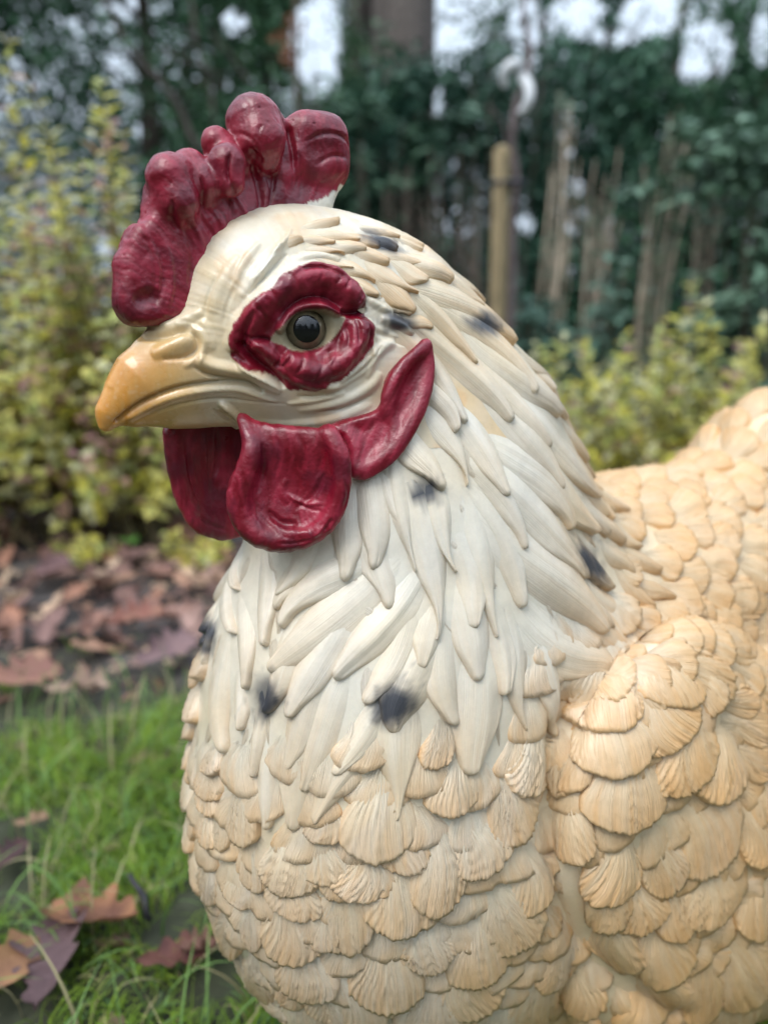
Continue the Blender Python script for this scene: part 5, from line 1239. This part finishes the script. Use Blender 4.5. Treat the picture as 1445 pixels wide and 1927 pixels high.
c_ = (pt(958, 343, 2.7)); th = np.linspace(0, 2 * math.pi, 25); loop = np.stack([c_[0] + .060 * np.cos(th), c_[1] + .02 + .045 * np.sin(th), c_[2] + .004 * np.sin(th)], 1)
V, F_ = tube_arr([loop], [(.009, .009)], 8); tie = mesh_obj('tree_tie', V, [list(dict.fromkeys(f)) for f in F_.tolist()], M_TIE, world=True)
tag(tie, 'black rubber tie looped round the stake and the sapling', 'tree tie')
def ribbon(pts, wd, n=26):
    p = smooth_line(pts, 3); d = np.gradient(p, axis=0); d /= np.linalg.norm(d, axis=1)[:, None]; s = np.cross(d, [0.25, 1, .1]); s /= np.linalg.norm(s, axis=1)[:, None]; th_ = np.array([.1, 1, .1]) * .0015
    ww = wd * (.55 + .45 * np.sin(np.linspace(.2, 2.9, len(p))))[:, None] / 2
    V = np.stack([p - s * ww - th_, p + s * ww - th_, p + s * ww + th_, p - s * ww + th_], 1).reshape(-1, 3); m = len(p)
    j, i = np.meshgrid(range(m - 1), range(4), indexing='ij'); i2 = (i + 1) % 4
    F_ = np.stack([j * 4 + i, j * 4 + i2, (j + 1) * 4 + i2, (j + 1) * 4 + i], 2).reshape(-1, 4); return V, np.concatenate([F_, [[0, 3, 2, 1], [m * 4 - 4, m * 4 - 3, m * 4 - 2, m * 4 - 1]]])
V, F_ = ribbon([pt(950, 165, 2.72), pt(946, 135, 2.70), pt(962, 118, 2.69), pt(982, 122, 2.70), pt(978, 140, 2.72), pt(996, 160, 2.69), pt(996, 190, 2.68), pt(978, 214, 2.70)], .036)
tag(mesh_obj('plant_tag', V, F_, M_TAG, world=True), 'white plastic plant tag looped round the sapling near the top of the picture', 'plant tag')

# grey-green shrubs -------------------------------------------------
def laurel(name, label, centres, dist, n, lsz, cols, asp=.36, spread=.10):
    b = pt(np.mean([c[0] for c in centres]), 700, dist); b[2] = 0; root = empty(name, tuple(b), label=label, cat='shrub')
    ps = []; P, D, L = [], [], []
    for (cx, cy, dd) in centres:
        e = pt(cx, cy, dist + dd); bb = b * .6 + e * .4; bb[2] = 0; ps.append(wander(bb, e, 7, .05, rng.uniform(0, 99)))
        for k in range(n):
            c = e + rng.normal(0, spread, 3) * np.array([1, .9, .8])
            for a in rng.uniform(0, 6.28, 6):
                P.append(c); D.append([math.cos(a), math.sin(a), rng.uniform(-.5, .5)]); L.append(rng.uniform(.7, 1.25) * lsz)
    tubes('stem', ps, [(.008, .003)] * len(ps), M_BARK, root, (.09, .075, .055), 5)
    P = np.array(P); D = unit(np.array(D)); L = np.array(L); f = np.clip(.5 + rng.normal(0, .3, len(P)), 0, 1); col = lerp(np.array([cols[0]]), np.array([cols[1]]), f)
    V, F_, Cc = leaf_cloud(P, D, unit(np.array([[0, -.3, 1.]]) + rng.normal(0, .3, P.shape)), L, L * asp, col, col * 1.2, .12)
    tag(mesh_obj('foliage', V - b, F_, M_EVER, root, world=True, attrs={'col': Cc}), kind='stuff')
GG = ((.065, .13, .085), (.17, .27, .19))
laurel('grey_green_shrub', 'grey-green long-leaved shrub at the right edge above the hen\'s tail', [(1400, 560, 0), (1440, 480, 0), (1460, 600, .1), (1350, 610, .1), (1330, 270, .1), (1390, 300, .1), (1420, 340, 0), (1450, 260, 0), (1360, 330, .2), (1440, 400, .1), (1480, 320, 0), (1400, 640, .1), (1310, 360, .2), (1440, 690, .1)], 2.7, 13, .085, GG, .34, .075)
laurel('grey_green_shrub', 'small grey-green sapling leaves among the dry canes', [(1150, 520, 0), (1140, 560, 0), (1120, 600, 0), (1180, 500, .1), (1130, 640, .1), (1160, 590, 0)], 2.9, 5, .07, ((.06, .12, .085), (.15, .24, .18)), .4, .05)
laurel('grey_green_shrub', 'low bluish-green shrub between the nape and the gold-edged shrub', [(1000, 600, 0), (980, 570, .1), (1040, 660, 0), (1010, 640, 0), (1090, 700, .1), (1150, 740, 0), (1130, 690, 0)], 2.8, 9, .06, ((.03, .075, .055), (.08, .15, .11)), .5, .06)
laurel('bay_shrub', 'leafy green shrub in soft focus behind the comb\'s back lobe', [(520, 250, 0), (560, 320, 0), (620, 380, .1), (680, 300, .1), (700, 420, .2), (470, 200, .1), (640, 240, .2), (740, 350, .2), (500, 340, 0), (760, 240, .2), (680, 210, .3)], 4.1, 12, .085, ((.035, .080, .045), (.10, .18, .115)), .42, .16)
laurel('bay_shrub', 'loose pale green branch hanging right of the thick trunk', [(870, 210, 0), (920, 190, 0), (960, 230, .1), (1010, 210, .1), (890, 130, .1), (930, 60, .2), (1050, 160, .2), (880, 280, .2)], 4.2, 10, .085, ((.035, .080, .055), (.095, .17, .12)), .42, .16)
# black twig in the lawn
g1 = on_ground(250., 1700.); g2 = on_ground(285., 1752.)
g1[2] = .035; g2[2] = .012
V, F_ = tube_arr([wander(g1, g2, 8, .006, 3)], [(.0028, .0040, .003)], 8)
tag(mesh_obj('twig', V, [list(dict.fromkeys(f)) for f in F_.tolist()], mat('wet_bark', (.010, .009, .011), .5), world=True), 'short black twig sticking out of the grass above the orange-brown leaf', 'twig')
# small round green leaf of a seedling
g1 = on_ground(238., 1035.); th = np.linspace(0, 2 * math.pi, 17)[:-1]
root = empty('seedling', (g1[0], g1[1], 0), label='single bright green seedling leaf on the litter below the shrub', cat='plant')
V = np.array([[0, 0, .004]] + [[.035 * math.cos(a), .022 * math.sin(a) , .008 * math.sin(2 * a)] for a in th]); V[:, 2] += .03
mesh_obj('leaf', V, [[0, i + 1, (i + 1) % 16 + 1] for i in range(16)], mat('seedling_green', (.13, .30, .06), .5), root, world=True)
tubes('stem', [np.array([[g1[0], g1[1], -.005], [g1[0], g1[1], .031]])], [(.0015, .001)], M_BARK, root, (.08, .14, .05), 5)
